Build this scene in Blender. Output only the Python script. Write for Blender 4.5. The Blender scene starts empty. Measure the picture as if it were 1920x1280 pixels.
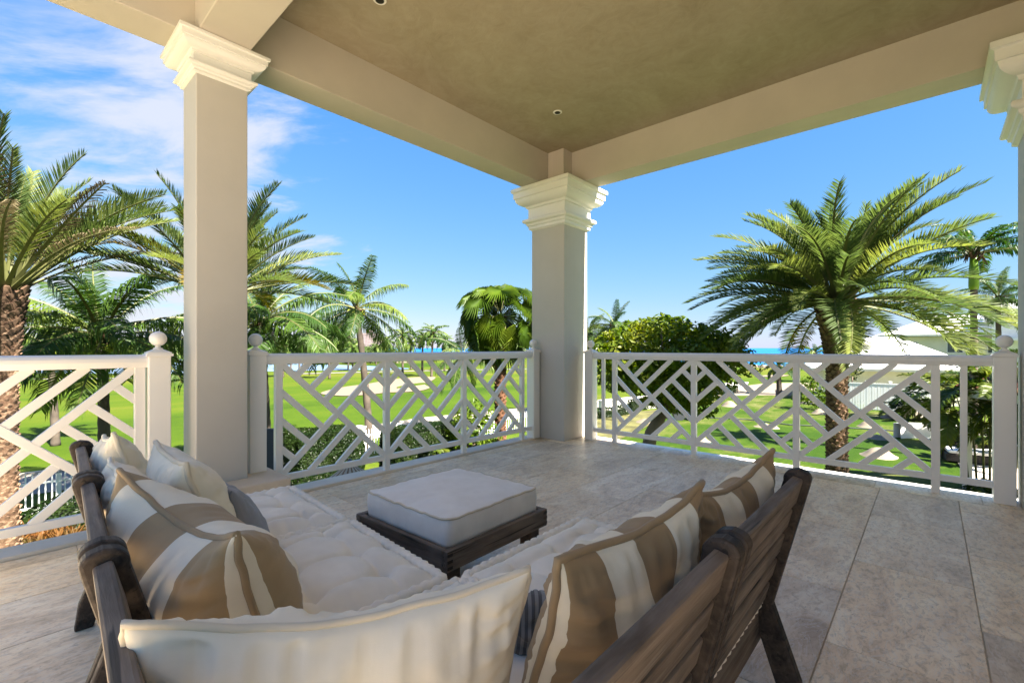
import bpy, math, random
import numpy as np
from mathutils import Vector, Matrix, noise
R = math.radians
random.seed(7)
S = bpy.context.scene
COL = S.collection

# ------------------------------------------------------------------ camera
cd = bpy.data.cameras.new('camera')
cam = bpy.data.objects.new('camera', cd); COL.objects.link(cam)
cam.location = (0, 0, 1.12)
cam.rotation_euler = (R(90), 0, R(-47.91))
cd.sensor_width = 36; cd.lens = 869 / 1920 * 36
cd.shift_y = 0.00625
cd.clip_start = 0.05; cd.clip_end = 20000
S.camera = cam

# ------------------------------------------------------------------ sky, sun, exposure
SUN_EL, SUN_ROT = 47, 178.5          # sun high, behind and to the right of the balcony
w = bpy.data.worlds.new('World'); S.world = w; w.use_nodes = True
nt = w.node_tree; nt.nodes.clear()
def WN(t, **k):
    n = nt.nodes.new(t)
    for a, b in k.items(): setattr(n, a, b)
    return n
L = nt.links.new
sky = WN('ShaderNodeTexSky', sky_type='NISHITA', sun_disc=False)
sky.sun_elevation = R(SUN_EL); sky.sun_rotation = R(SUN_ROT)
sky.air_density = 1.0; sky.dust_density = 0.2; sky.ozone_density = 3.0
tc = WN('ShaderNodeTexCoord')
sep = WN('ShaderNodeSeparateXYZ'); L(tc.outputs['Generated'], sep.inputs[0])
def M(op, a, b=None, c=None):
    n = WN('ShaderNodeMath', operation=op)
    for i, v in enumerate((a, b, c)):
        if v is None: continue
        if isinstance(v, (int, float)): n.inputs[i].default_value = v
        else: L(v, n.inputs[i])
    return n.outputs[0]
# one tone curve per channel over the whole sky, as the picture's processing has it
EXPO, SKYS = 2.75, 0.15
k_ = SKYS * 2 ** EXPO
ss = WN('ShaderNodeSeparateColor'); L(sky.outputs[0], ss.inputs[0])
sc_ = WN('ShaderNodeCombineColor')
for i, (a_, g_) in enumerate(((.215, .96), (.405, .56), (1.0, .05))):
    L(M('MULTIPLY', M('POWER', M('MULTIPLY', ss.outputs[i], .6), g_), a_ / k_), sc_.inputs[i])
zz = M('ADD', M('MAXIMUM', sep.outputs[2], 0.0), 0.12)
cx = M('DIVIDE', sep.outputs[0], zz); cy = M('DIVIDE', sep.outputs[1], zz)
# streaks run along the picture's left-right direction
lat = M('ADD', M('MULTIPLY', cx, .60), M('MULTIPLY', cy, -.80))
dep = M('ADD', M('MULTIPLY', cx, .80), M('MULTIPLY', cy, .60))
cmb = WN('ShaderNodeCombineXYZ'); L(M('MULTIPLY', lat, .62), cmb.inputs[0]); L(M('MULTIPLY', dep, 1.0), cmb.inputs[1])
n1 = WN('ShaderNodeTexNoise'); n1.inputs['Scale'].default_value = 2.3; n1.inputs['Detail'].default_value = 9; n1.inputs['Roughness'].default_value = .60
n1.inputs['Distortion'].default_value = .35
L(cmb.outputs[0], n1.inputs['Vector'])
# cloud field covers the left of the view and everything further round to the left
latd = M('ADD', M('MULTIPLY', sep.outputs[0], .670), M('MULTIPLY', sep.outputs[1], -.742))
cover = WN('ShaderNodeMapRange', interpolation_type='SMOOTHSTEP'); L(latd, cover.inputs[0])
cover.inputs[1].default_value = -.02; cover.inputs[2].default_value = -.55; cover.inputs[3].default_value = -.33; cover.inputs[4].default_value = .055
cl = WN('ShaderNodeMapRange', interpolation_type='SMOOTHSTEP'); L(M('ADD', n1.outputs[0], cover.outputs[0]), cl.inputs[0])
cl.inputs[1].default_value = .43; cl.inputs[2].default_value = .66; cl.inputs[4].default_value = .86
mix = WN('ShaderNodeMix', data_type='RGBA')
L(cl.outputs[0], mix.inputs['Factor']); L(sc_.outputs[0], mix.inputs['A'])
CLOUD = (.86 / k_, .89 / k_, 1.0 / k_)
mix.inputs['B'].default_value = (*CLOUD, 1)
bg = WN('ShaderNodeBackground'); bg.inputs['Strength'].default_value = SKYS
L(mix.outputs['Result'], bg.inputs['Color'])
L(bg.outputs[0], WN('ShaderNodeOutputWorld').inputs[0])

sd = bpy.data.lights.new('sun', 'SUN'); sd.energy = 5.0; sd.angle = R(.53); sd.color = (1, .93, .80)
sun = bpy.data.objects.new('sun', sd); COL.objects.link(sun)
az = R(SUN_ROT)
sun_dir = Vector((math.sin(az) * math.cos(R(SUN_EL)), math.cos(az) * math.cos(R(SUN_EL)), math.sin(R(SUN_EL))))
sun.rotation_euler = sun_dir.to_track_quat('Z', 'Y').to_euler()
sun.location = (0, -20, 30)

S.view_settings.view_transform = 'Standard'; S.view_settings.look = 'None'
S.view_settings.gamma = 1; S.view_settings.exposure = EXPO
S.view_settings.use_curve_mapping = False
S.render.engine = 'CYCLES'
S.cycles.use_denoising = True
S.cycles.max_bounces = 8; S.cycles.diffuse_bounces = 6; S.cycles.glossy_bounces = 2; S.cycles.transparent_max_bounces = 4
S.cycles.transmission_bounces = 3
S.cycles.sample_clamp_indirect = 6

# ------------------------------------------------------------------ helpers
ZG = -3.3                                   # garden level below the balcony floor
CF, SF, FPX = .7421, .6703, 869.0
def G(px, d, z=ZG):
    """the place at depth d seen at picture column px"""
    l = (px - 960) / FPX * d
    return Vector((CF * d + SF * l, SF * d - CF * l, z))
def P(px, py, z=ZG):
    """the place at height z seen at picture point px, py"""
    return G(px, FPX * (1.12 - z) / (py - 652), z)
def ZY(py, d): return 1.12 - (py - 652) / FPX * d

def mesh_of(name, V, F, mats=(), mi=None, smooth=False, uv=None):
    me = bpy.data.meshes.new(name)
    me.from_pydata([tuple(v) for v in V], [], [tuple(f) for f in F])
    for m in mats: me.materials.append(m)
    if mi is not None: me.polygons.foreach_set('material_index', list(mi))
    if smooth: me.polygons.foreach_set('use_smooth', [True] * len(me.polygons))
    if uv is not None:
        ul = me.uv_layers.new(name='UVMap')
        li = np.empty(len(me.loops), dtype=np.int32); me.loops.foreach_get('vertex_index', li)
        ul.data.foreach_set('uv', np.asarray(uv, dtype=np.float32)[li].ravel())
    me.update()
    return me
class MB:
    """collects boxes, tubes and the like into ONE mesh"""
    def __init__(s): s.V = []; s.F = []; s.I = []
    def add(s, V, F, mi=0):
        b = len(s.V); s.V += [tuple(v) for v in V]
        s.F += [tuple(i + b for i in f) for f in F]; s.I += [mi] * len(F); return s
    def box(s, a, b, mi=0):
        (x0, y0, z0), (x1, y1, z1) = a, b
        V = [(x0, y0, z0), (x1, y0, z0), (x1, y1, z0), (x0, y1, z0), (x0, y0, z1), (x1, y0, z1), (x1, y1, z1), (x0, y1, z1)]
        return s.add(V, [(3, 2, 1, 0), (4, 5, 6, 7), (0, 1, 5, 4), (1, 2, 6, 5), (2, 3, 7, 6), (3, 0, 4, 7)], mi)
    def tube(s, path, rad, n=8, mi=0, cap=True, up=None):
        path = [Vector(p) for p in path]
        if not hasattr(rad, '__len__'): rad = [rad] * len(path)
        V = []; F = []
        ref = Vector(up) if up else None
        for i, p in enumerate(path):
            t = (path[min(i + 1, len(path) - 1)] - path[max(i - 1, 0)]).normalized()
            if ref is None: ref = Vector((0, 0, 1)) if abs(t.z) < .9 else Vector((1, 0, 0))
            u = ref - t * ref.dot(t)
            u = u.normalized() if u.length > 1e-6 else t.orthogonal().normalized()
            ref = u; v = t.cross(u)
            for k in range(n):
                a = 2 * math.pi * k / n
                V.append(p + (u * math.cos(a) + v * math.sin(a)) * rad[i])
        for i in range(len(path) - 1):
            for k in range(n):
                F.append((i * n + k, i * n + (k + 1) % n, (i + 1) * n + (k + 1) % n, (i + 1) * n + k))
        if cap: F += [tuple(range(n - 1, -1, -1)), tuple(range((len(path) - 1) * n, len(path) * n))]
        return s.add(V, F, mi)
    def ring(s, pts, r, n=6, mi=0):
        """closed tube"""
        m = len(pts); pts = [Vector(p) for p in pts]; V = []; F = []; ref = None
        rr = r if hasattr(r, '__len__') else [r] * m
        for i in range(m):
            t = (pts[(i + 1) % m] - pts[i - 1]).normalized()
            u = Vector((0, 0, 1)) - t * t.z if ref is None else ref - t * ref.dot(t)
            u = u.normalized() if u.length > 1e-5 else t.orthogonal().normalized()
            ref = u; v = t.cross(u)
            for k in range(n):
                a = 2 * math.pi * k / n; V.append(pts[i] + (u * math.cos(a) + v * math.sin(a)) * rr[i])
        for i in range(m):
            j = (i + 1) % m
            for k in range(n): F.append((i * n + k, i * n + (k + 1) % n, j * n + (k + 1) % n, j * n + k))
        return s.add(V, F, mi)
    def prism(s, poly, axis, a, b, mi=0):
        """2D outline pushed along an axis ('x','y','z')"""
        def at(p, h): return {'x': (h, p[0], p[1]), 'y': (p[0], h, p[1]), 'z': (p[0], p[1], h)}[axis]
        n = len(poly); V = [at(p, a) for p in poly] + [at(p, b) for p in poly]
        F = [tuple(range(n - 1, -1, -1)), tuple(range(n, 2 * n))] + [(i, (i + 1) % n, (i + 1) % n + n, i + n) for i in range(n)]
        return s.add(V, F, mi)
    def lathe(s, prof, c, n=16, mi=0):
        V = []; F = []
        for r, z in prof:
            for k in range(n):
                a = 2 * math.pi * k / n; V.append((c[0] + r * math.cos(a), c[1] + r * math.sin(a), c[2] + z))
        for i in range(len(prof) - 1):
            for k in range(n): F.append((i * n + k, i * n + (k + 1) % n, (i + 1) * n + (k + 1) % n, (i + 1) * n + k))
        F += [tuple(range(n - 1, -1, -1)), tuple(range((len(prof) - 1) * n, len(prof) * n))]
        return s.add(V, F, mi)
    def build(s, name, mats, parent=None, smooth=False, bevel=0, loc=None, matrix=None, uv=None):
        if not isinstance(mats, (list, tuple)): mats = [mats]
        me = mesh_of(name, s.V, s.F, mats, s.I, smooth, uv)
        o = bpy.data.objects.new(name, me); COL.objects.link(o)
        if parent: o.parent = parent
        if loc is not None: o.location = loc
        if matrix is not None: o.matrix_local = matrix
        if bevel:
            m = o.modifiers.new('bevel', 'BEVEL'); m.width = bevel; m.segments = 2; m.limit_method = 'ANGLE'; m.angle_limit = R(40)
        return o
def tag(o, label=None, cat=None, group=None, kind=None):
    if label: o['label'] = label
    if cat: o['category'] = cat
    if group: o['group'] = group
    if kind: o['kind'] = kind
    return o
def thing(name, label, cat, loc=(0, 0, 0), rz=0, group=None):
    o = bpy.data.objects.new(name, None); COL.objects.link(o)
    o.location = loc; o.rotation_euler = (0, 0, rz); o.empty_display_size = .2
    return tag(o, label, cat, group)
def inst(name, me, parent, loc=(0, 0, 0), rot=(0, 0, 0), sc=1):
    o = bpy.data.objects.new(name, me); COL.objects.link(o); o.parent = parent
    o.location = loc; o.rotation_euler = rot; o.scale = (sc, sc, sc) if not hasattr(sc, '__len__') else sc
    return o

# ------------------------------------------------------------------ materials
class NT:
    def __init__(s, name):
        s.m = bpy.data.materials.new(name); s.m.use_nodes = True
        s.t = s.m.node_tree; s.p = s.t.nodes['Principled BSDF']; s.out = s.t.nodes['Material Output']
    def n(s, t, ins=None, **k):
        nd = s.t.nodes.new(t)
        for a, b in k.items(): setattr(nd, a, b)
        for a, b in (ins or {}).items(): s.set(nd.inputs[a], b)
        return nd
    def set(s, sock, v):
        if isinstance(v, bpy.types.NodeSocket): s.t.links.new(v, sock)
        elif hasattr(v, '__len__') and len(v) == 3 and sock.type == 'RGBA': sock.default_value = (*v, 1)
        else: sock.default_value = v
    def math(s, op, a, b=0.0, c=0.0):
        nd = s.n('ShaderNodeMath', operation=op); s.set(nd.inputs[0], a); s.set(nd.inputs[1], b); s.set(nd.inputs[2], c); return nd.outputs[0]
    def mix(s, f, a, b, blend='MIX'):
        nd = s.n('ShaderNodeMix', data_type='RGBA', blend_type=blend)
        s.set(nd.inputs['Factor'], f); s.set(nd.inputs['A'], a); s.set(nd.inputs['B'], b); return nd.outputs['Result']
    def ramp(s, f, stops):
        nd = s.n('ShaderNodeValToRGB'); e = nd.color_ramp.elements
        while len(e) < len(stops): e.new(.5)
        for i, (p, c) in enumerate(stops): e[i].position = p; e[i].color = (*c, 1) if hasattr(c, '__len__') else (c, c, c, 1)
        s.set(nd.inputs[0], f); return nd.outputs[0]
    def noise(s, vec, scale, detail=4, rough=.5, dist=0):
        nd = s.n('ShaderNodeTexNoise', {'Scale': scale, 'Detail': detail, 'Roughness': rough, 'Distortion': dist})
        if vec is not None: s.set(nd.inputs['Vector'], vec)
        return nd.outputs[0]
    def map(s, vec, scale=(1, 1, 1), loc=(0, 0, 0)):
        nd = s.n('ShaderNodeMapping', {'Scale': scale, 'Location': loc}); s.set(nd.inputs[0], vec); return nd.outputs[0]
    def obj(s): return s.n('ShaderNodeTexCoord').outputs['Object']
    def pos(s): return s.n('ShaderNodeNewGeometry').outputs['Position']
    def rnd(s): return s.n('ShaderNodeObjectInfo').outputs['Random']
    def objr(s, k=17.0):
        """object coordinates shifted by a random amount per object"""
        nd = s.n('ShaderNodeVectorMath', operation='ADD'); s.set(nd.inputs[0], s.obj())
        c = s.n('ShaderNodeCombineXYZ'); r = s.math('MULTIPLY', s.rnd(), k)
        s.set(c.inputs[0], r); s.set(c.inputs[1], s.math('MULTIPLY', r, 1.7)); s.set(nd.inputs[1], c.outputs[0]); return nd.outputs[0]
    def done(s, col=None, rough=.6, bump=None, bs=.3, bd=.01, spec=.4, **k):
        if col is not None: s.set(s.p.inputs['Base Color'], col)
        s.set(s.p.inputs['Roughness'], rough); s.p.inputs['Specular IOR Level'].default_value = spec
        for a, b in k.items(): s.set(s.p.inputs[a], b)
        if bump is not None:
            b = s.n('ShaderNodeBump', {'Strength': bs, 'Distance': bd}); s.set(b.inputs['Height'], bump); s.set(s.p.inputs['Normal'], b.outputs[0])
        return s.m

def m_paint(name, col, rough=.55, var=.04, bs=.12, spec=.3):
    a = NT(name); v = a.noise(a.pos(), 1.3, 5, .6); f = a.noise(a.pos(), 60, 3)
    lo = tuple(c * (1 - var * 1.6) for c in col); hi = tuple(min(1, c * (1 + var * .6)) for c in col)
    return a.done(a.ramp(v, [(.35, lo), (.65, hi)]), rough, f, bs, .002, spec)
def m_wood(name, c0, c1, c2, scale=1.0):
    a = NT(name); v = a.objr(9)
    g = a.noise(a.map(v, (3 * scale, 42 * scale, 42 * scale)), 1.2, 6, .62, .6)
    g2 = a.noise(a.map(v, (9 * scale, 130 * scale, 130 * scale)), 1, 3, .6)
    blot = a.noise(a.map(v, (2, 5, 5)), 2.2, 4)
    col = a.ramp(g, [(.30, c0), (.52, c1), (.74, c2)])
    col = a.mix(a.math('MULTIPLY', a.rnd(), .35), col, c0)
    col = a.mix(a.ramp(blot, [(.42, 0), (.70, .55)]), col, c2)
    pt = a.n('ShaderNodeNewGeometry').outputs['Pointiness']
    wear = a.math('MULTIPLY', a.ramp(pt, [(.52, 0), (.60, 1)]), a.ramp(blot, [(.35, .2), (.6, .9)]))
    col = a.mix(wear, col, (c2[0] * 1.25, c2[1] * 1.05, c2[2] * .9))
    crack = a.noise(a.map(v, (2.5 * scale, 70 * scale, 70 * scale)), 1, 2, .5, .3)
    col = a.mix(a.ramp(crack, [(.33, .8), (.38, 0)]), col, (.01, .008, .006))
    return a.done(col, a.ramp(g, [(.3, .75), (.7, .5)]), a.math('ADD', g, a.math('MULTIPLY', g2, .5)), .5, .003, .3)
def m_cloth(name, col, stripes=None, wv=900, bs=.18):
    a = NT(name); uv = a.n('ShaderNodeTexCoord').outputs['UV']; o = a.obj()
    base = col
    if stripes:
        sx = a.n('ShaderNodeSeparateXYZ'); a.set(sx.inputs[0], uv)
        d = a.math('FRACT', a.math('ADD', a.math('MULTIPLY', sx.outputs[0], stripes[1]), stripes[2]))
        f = a.math('GREATER_THAN', d, .5)
        base = a.mix(f, col, stripes[0])
    big = a.noise(o, 7, 4, .6)
    base = a.mix(a.ramp(big, [(.35, .16), (.65, 0)]), base, (.42, .36, .28), 'MULTIPLY')
    wave = a.noise(a.map(o, (wv, wv, wv)), 1, 2); fold = a.noise(o, 16, 3, .55, .4)
    h = a.math('ADD', a.math('MULTIPLY', wave, .12), fold)
    return a.done(base, .9, h, bs, .008, .15, **{'Sheen Weight': .15})
def m_leaf(name, c0, c1, c2, trans=.3, rough=.5, spot=None, per=True):
    """leaf: colour differs from frond to frond and along each"""
    a = NT(name); n = a.noise(a.pos(), 2.2, 3)
    f = a.math('ADD', a.math('MULTIPLY', n, .75), a.math('MULTIPLY', a.math('SUBTRACT', a.rnd(), .5), .55)) if per else n
    col = a.ramp(f, [(.2, c0), (.45, c1), (.75, c2)])
    a.done(col, rough, spec=.18)
    tr = a.n('ShaderNodeBsdfTranslucent'); hs_ = a.n('ShaderNodeHueSaturation', {'Value': 1.5, 'Saturation': 1.1}); a.set(hs_.inputs['Color'], col)
    a.set(tr.inputs[0], hs_.outputs[0])
    mx = a.n('ShaderNodeMixShader', {'Fac': trans}); a.set(mx.inputs[1], a.p.outputs[0]); a.set(mx.inputs[2], tr.outputs[0])
    a.set(a.out.inputs[0], mx.outputs[0]); return a.m

MT = {}
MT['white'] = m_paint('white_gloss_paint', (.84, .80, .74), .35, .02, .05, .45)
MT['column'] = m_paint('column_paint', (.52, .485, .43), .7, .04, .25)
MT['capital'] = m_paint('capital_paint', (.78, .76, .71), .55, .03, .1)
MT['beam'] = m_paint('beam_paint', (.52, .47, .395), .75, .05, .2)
def f_():
    a = NT('ceiling_plaster'); p = a.pos()
    n = a.noise(p, 1.6, 8, .65, 1.2); t = a.noise(p, 7, 6, .7, 2.0)
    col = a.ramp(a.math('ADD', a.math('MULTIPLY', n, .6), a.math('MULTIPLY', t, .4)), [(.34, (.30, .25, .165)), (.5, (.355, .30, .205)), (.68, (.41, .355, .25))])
    return a.done(col, .8, t, .35, .01, .2)
MT['ceiling'] = f_()
def f_():
    a = NT('travertine'); v = a.objr(40); r = a.rnd()
    band = a.noise(a.map(v, (1.3, 3.0, 1)), 1.9, 8, .66, .9)
    fine = a.noise(a.map(v, (9, 17, 8)), 2.4, 6, .74, .9)
    pit = a.noise(a.map(v, (14, 40, 14)), 2.2, 4, .75, .3)
    warm = a.ramp(band, [(.30, (.60, .41, .23)), (.46, (.86, .645, .40)), (.62, (.95, .78, .54))])
    cool = a.ramp(band, [(.30, (.54, .40, .255)), (.47, (.80, .625, .43)), (.64, (.92, .785, .59))])
    col = a.mix(a.ramp(r, [(.25, 0), (.75, 1)]), warm, cool)
    vv = a.math('ADD', .80, a.math('MULTIPLY', a.math('FRACT', a.math('MULTIPLY', r, 7.31)), .26))
    vc = a.n('ShaderNodeCombineColor'); [a.set(vc.inputs[i], vv) for i in range(3)]
    col = a.mix(1.0, col, vc.outputs[0], 'MULTIPLY')
    col = a.mix(a.ramp(fine, [(.37, .5), (.52, 0)]), col, (.34, .24, .15))
    col = a.mix(a.ramp(pit, [(.30, .75), (.38, 0)]), col, (.10, .08, .06))
    ve = a.noise(a.map(v, (3, 9, 3)), 1.3, 6, .6, 2.5)
    col = a.mix(a.ramp(ve, [(.47, 0), (.5, .35), (.53, 0)]), col, (.72, .70, .66))
    h = a.math('SUBTRACT', a.math('MULTIPLY', fine, .5), a.ramp(pit, [(.30, 1), (.38, 0)]))
    return a.done(col, a.ramp(fine, [(.3, .55), (.7, .30)]), h, .35, .004, .55)
MT['travertine'] = f_()
MT['grout'] = m_paint('grout', (.62, .52, .40), .9, .1)
MT['coping'] = m_paint('limestone_coping', (.70, .57, .42), .6, .14, .3)
MT['teak'] = m_wood('weathered_teak', (.034, .026, .020), (.078, .060, .047), (.18, .155, .13))
MT['teak_dark'] = m_wood('dark_teak', (.014, .010, .008), (.032, .023, .017), (.085, .062, .047))
MT['cream'] = m_cloth('cream_canvas', (.82, .73, .57))
MT['seat'] = m_cloth('seat_canvas', (.84, .77, .65))
MT['ottoman'] = m_cloth('ottoman_canvas', (.82, .77, .70), bs=.1)
MT['grey'] = m_cloth('grey_linen', (.27, .27, .29), wv=300, bs=.5)
MT['grey_dark'] = m_cloth('charcoal_linen', (.11, .105, .10), ((.26, .25, .24), 16, 0), wv=300, bs=.5)
MT['stripe_a'] = m_cloth('striped_canvas', (.80, .71, .55), ((.37, .26, .14), 2.5, .62))
MT['stripe_b'] = m_cloth('striped_canvas_narrow', (.78, .70, .54), ((.33, .225, .118), 2.7, .36))
MT['pipe_tan'] = m_cloth('tan_piping', (.33, .23, .125))
MT['pipe_cream'] = m_cloth('cream_piping', (.66, .57, .43))
# ------------------------------------------------------------------ the balcony
CX, CY = 4.533, 3.255                      # inner faces of the corner column
def struct(name, mb, mat, **k): return tag(mb.build(name, mat, **k), kind='structure')
slab = struct('balcony_floor', MB().box((-5, -.9, -.30), (4.985, 3.60, -.006)), MT['grout'])
# travertine tiles, courses of 45 cm laid in running bond along X
tl, tw, gap = .915, .452, .0022
tile_mesh = {}
def tile(x0, x1, y0, y1):
    key = (round(x1 - x0, 3), round(y1 - y0, 3))
    if key not in tile_mesh:
        a, b = key[0] / 2 - gap / 2, key[1] / 2 - gap / 2; e = .0025
        V = [(-a, -b, -.004), (a, -b, -.004), (a, b, -.004), (-a, b, -.004), (-a + e, -b + e, 0), (a - e, -b + e, 0), (a - e, b - e, 0), (-a + e, b - e, 0)]
        tile_mesh[key] = mesh_of('floor_tile', V, [(4, 5, 6, 7), (0, 1, 5, 4), (1, 2, 6, 5), (2, 3, 7, 6), (3, 0, 4, 7)], [MT['travertine']])
    return inst('floor_tile', tile_mesh[key], slab, ((x0 + x1) / 2, (y0 + y1) / 2, random.uniform(-.0008, .0008)))
XE = 4.72
k = 0; y = .301 - 3 * tw
while y < 3.60:
    y1 = min(y + tw, 3.60)
    x = 2.15 + (0 if k % 2 == 0 else .44) + .03 * math.sin(k * 2.3) - 8 * tl
    while x < XE:
        a, b = max(x, -4.9), min(x + tl, XE)
        if b - a > .03 and b > -1.9 and max(y, -.9) < y1: tile(a, b, max(y, -.9), y1)
        x += tl
    y += tw; k += 1
y = -.9
while y < 3.59:                             # border course under the right railing
    y1 = min(y + .62, 3.60); tile(XE, 4.985, y, y1); y = y1
struct('bounce_terrace', MB().box((-16, -8, -.30), (-.12, -1.2, -.001)).box((-16, -1.199, -.30), (-5.002, 3.6, -.001)), MT['coping'])  # unseen sunlit terrace, added to bounce warm light into the porch
# stone copings at the two edges
cop = struct('left_coping', MB().prism([(3.604, -.05), (3.604, .004), (3.612, .016), (3.80, .016), (3.83, .004), (3.84, -.03), (3.83, -.10), (3.604, -.10)], 'x', -5, 4.985), MT['coping'], smooth=False)
MT['whitecop'] = m_paint('white_coping', (.80, .78, .74), .6, .05, .2)
struct('right_coping', MB().box((4.990, -3.2, -.12), (5.11, 3.84, -.004)), MT['whitecop'], bevel=.008)
struct('facade_below', MB().box((-5, -3, ZG), (4.9, 3.72, -.302)), MT['column'])

def column(label, x0, y0, wd, top, prof, plinth=None, base=0):
    t = thing('porch_column', label, 'column', (x0 + wd / 2, y0 + wd / 2, 0), group='square columns of the porch')
    h = wd / 2
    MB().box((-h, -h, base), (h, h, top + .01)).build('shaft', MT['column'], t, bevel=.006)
    V = []; F = []
    for o, z in prof:
        r = h + o; V += [(-r, -r, z), (r, -r, z), (r, r, z), (-r, r, z)]
    for i in range(len(prof) - 1):
        for k in range(4): F.append((i * 4 + k, i * 4 + (k + 1) % 4, i * 4 + 4 + (k + 1) % 4, i * 4 + 4 + k))
    n = len(prof) - 1; F += [(3, 2, 1, 0), (n * 4, n * 4 + 1, n * 4 + 2, n * 4 + 3)]
    MB().add(V, F).build('capital', MT['capital'], t)
    if plinth:
        MB().box((-plinth[0], -plinth[1], 0), (plinth[0], plinth[1], plinth[2])).build('plinth', MT['coping'], t, bevel=.012)
    return t
ov = [(.060 + .092 * math.sin(a), 2.905 + .082 * (1 - math.cos(a))) for a in [math.pi / 2 * i / 7 for i in range(8)]]
PROF = [(.004, 2.60), (.030, 2.618), (.030, 2.648), (.048, 2.660), (.052, 2.684), (.078, 2.694), (.086, 2.704), (.088, 2.718), (.084, 2.732), (.074, 2.740), (.032, 2.743), (.030, 2.872), (.050, 2.876), (.054, 2.897)] + ov + [(.152, 2.992), (.166, 2.994), (.168, 3.062), (.176, 3.068), (.190, 3.072), (.190, 3.112), (.184, 3.118)]
column('thick corner column between the two railings', CX, CY, .50, 2.60, PROF)
column('column at the right edge of the terrace by the end post', CX, -.977, .50, 2.60, PROF)
PROF2 = [(o * .58, 3.118 - (3.118 - z) * .45) for o, z in PROF]
column('slimmer column on a low plinth left of the sofa', .848, 3.498, .303, 2.885, PROF2, (.36, .36, .225), .2)

BZ, CZ = 3.12, 3.51
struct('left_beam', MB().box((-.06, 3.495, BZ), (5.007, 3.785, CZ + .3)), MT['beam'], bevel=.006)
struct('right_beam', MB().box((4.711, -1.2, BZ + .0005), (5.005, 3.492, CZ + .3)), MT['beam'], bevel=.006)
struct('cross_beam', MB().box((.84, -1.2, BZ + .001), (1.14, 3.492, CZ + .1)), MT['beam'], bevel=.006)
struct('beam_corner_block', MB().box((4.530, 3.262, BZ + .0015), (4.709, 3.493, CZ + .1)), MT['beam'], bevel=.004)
struct('ceiling', MB().box((-.06, -1.2, CZ), (4.80, 3.6, CZ + .06)), MT['ceiling'])
struct('roof', MB().box((-.08, -9, CZ + .31), (5.02, 3.80, CZ + .5)), MT['capital'])  # left end, out of view, shortened to let more sky light in
struct('house_wall', MB().box((-.07, -9, ZG), (4.53, -1.15, CZ + .3)), MT['column'])  # left end shortened too, so sun reaches the added terrace

def downlight(label, x, y):
    t = thing('ceiling_downlight', label, 'downlight', (x, y, CZ), group='recessed ceiling downlights')
    MB().lathe([(.030, -.001), (.030, -.006), (.043, -.006), (.046, -.003), (.046, .002)], (0, 0, 0), 24).build('trim_ring', MT['white'], t, smooth=False)
    MB().lathe([(.0295, -.0075), (.026, -.004), (.012, .0)], (0, 0, 0), 20).build('lamp_hole', m_dark, t)
m_dark = m_paint('dark_recess', (.03, .026, .022), .6)
downlight('small recessed downlight in the ceiling near the corner column', 3.80, 2.81)
downlight('small recessed downlight cut by the top edge of the picture', 1.755, 2.81)

# ------------------------------------------------------------------ railings
RT = 1.062
def post(parent, u, z1=1.085, s=.115):
    p = MB().box((u - s / 2, -s / 2, .0), (u + s / 2, s / 2, z1 - .03)).build('post', MT['white'], parent, bevel=.005)
    c = MB()
    for a, z0, z2 in ((s / 2 + .010, z1 - .030, z1 - .014), (s / 2 + .003, z1 - .014, z1 - .004)): c.box((u - a, -a, z0), (u + a, a, z2))
    a = s / 2
    c.add([(u - a, -a, z1 - .004), (u + a, -a, z1 - .004), (u + a, a, z1 - .004), (u - a, a, z1 - .004), (u - .02, -.02, z1 + .016), (u + .02, -.02, z1 + .016), (u + .02, .02, z1 + .016), (u - .02, .02, z1 + .016)],
          [(4, 5, 6, 7), (0, 1, 5, 4), (1, 2, 6, 5), (2, 3, 7, 6), (3, 0, 4, 7)])
    c.build('post_cap', MT['white'], p)
    r = .047; f = [(.026, 0), (.026, .006), (.015, .012), (.014, .026)]
    f += [(r * math.cos(a), .026 + .041 + r * math.sin(a)) for a in [R(-68 + i * 158 / 12) for i in range(13)]]
    MB().lathe(f, (u, 0, z1 + .014), 20).build('finial', MT['white'], p, smooth=True)
    return p
def slat(parent, u0, z0, u1, z1, wd=.046, th=.03, name='lattice_slat'):
    dx, dz = u1 - u0, z1 - z0; ln = math.hypot(dx, dz)
    o = MB().box((-ln / 2, -th / 2, -wd / 2), (ln / 2, th / 2, wd / 2)).build(name, MT['white'], parent, bevel=.003)
    o.location = ((u0 + u1) / 2, 0, (z0 + z1) / 2); o.rotation_euler = (0, -math.atan2(dz, dx), 0)
    return o
BR0, BR1, TZ = .098, .146, .986
def lattice(parent, u0, u1, flip):
    a, b, z0, z1 = u0 + .012, u1 - .012, BR1 - .01, TZ + .008
    def pt(u, v): return ((b - (b - a) * u) if flip else (a + (b - a) * u), z0 + (z1 - z0) * v)
    def s(p, q, th=.027): slat(parent, *pt(*p), *pt(*q), th=th)
    s((0, 1), (1, 0), .033); s((0, 0), (1, 1), .031)
    for c in (.25, .5, .75):
        h = c / 2
        s((h, 1 - h), (c, 1)); s((0, 1 - c), ((1 - c) / 2, (1 - c) / 2)); s((1 - h, 1 - h), (1, 1 - c)); s(((1 + c) / 2, (1 - c) / 2), (c, 0))
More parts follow.
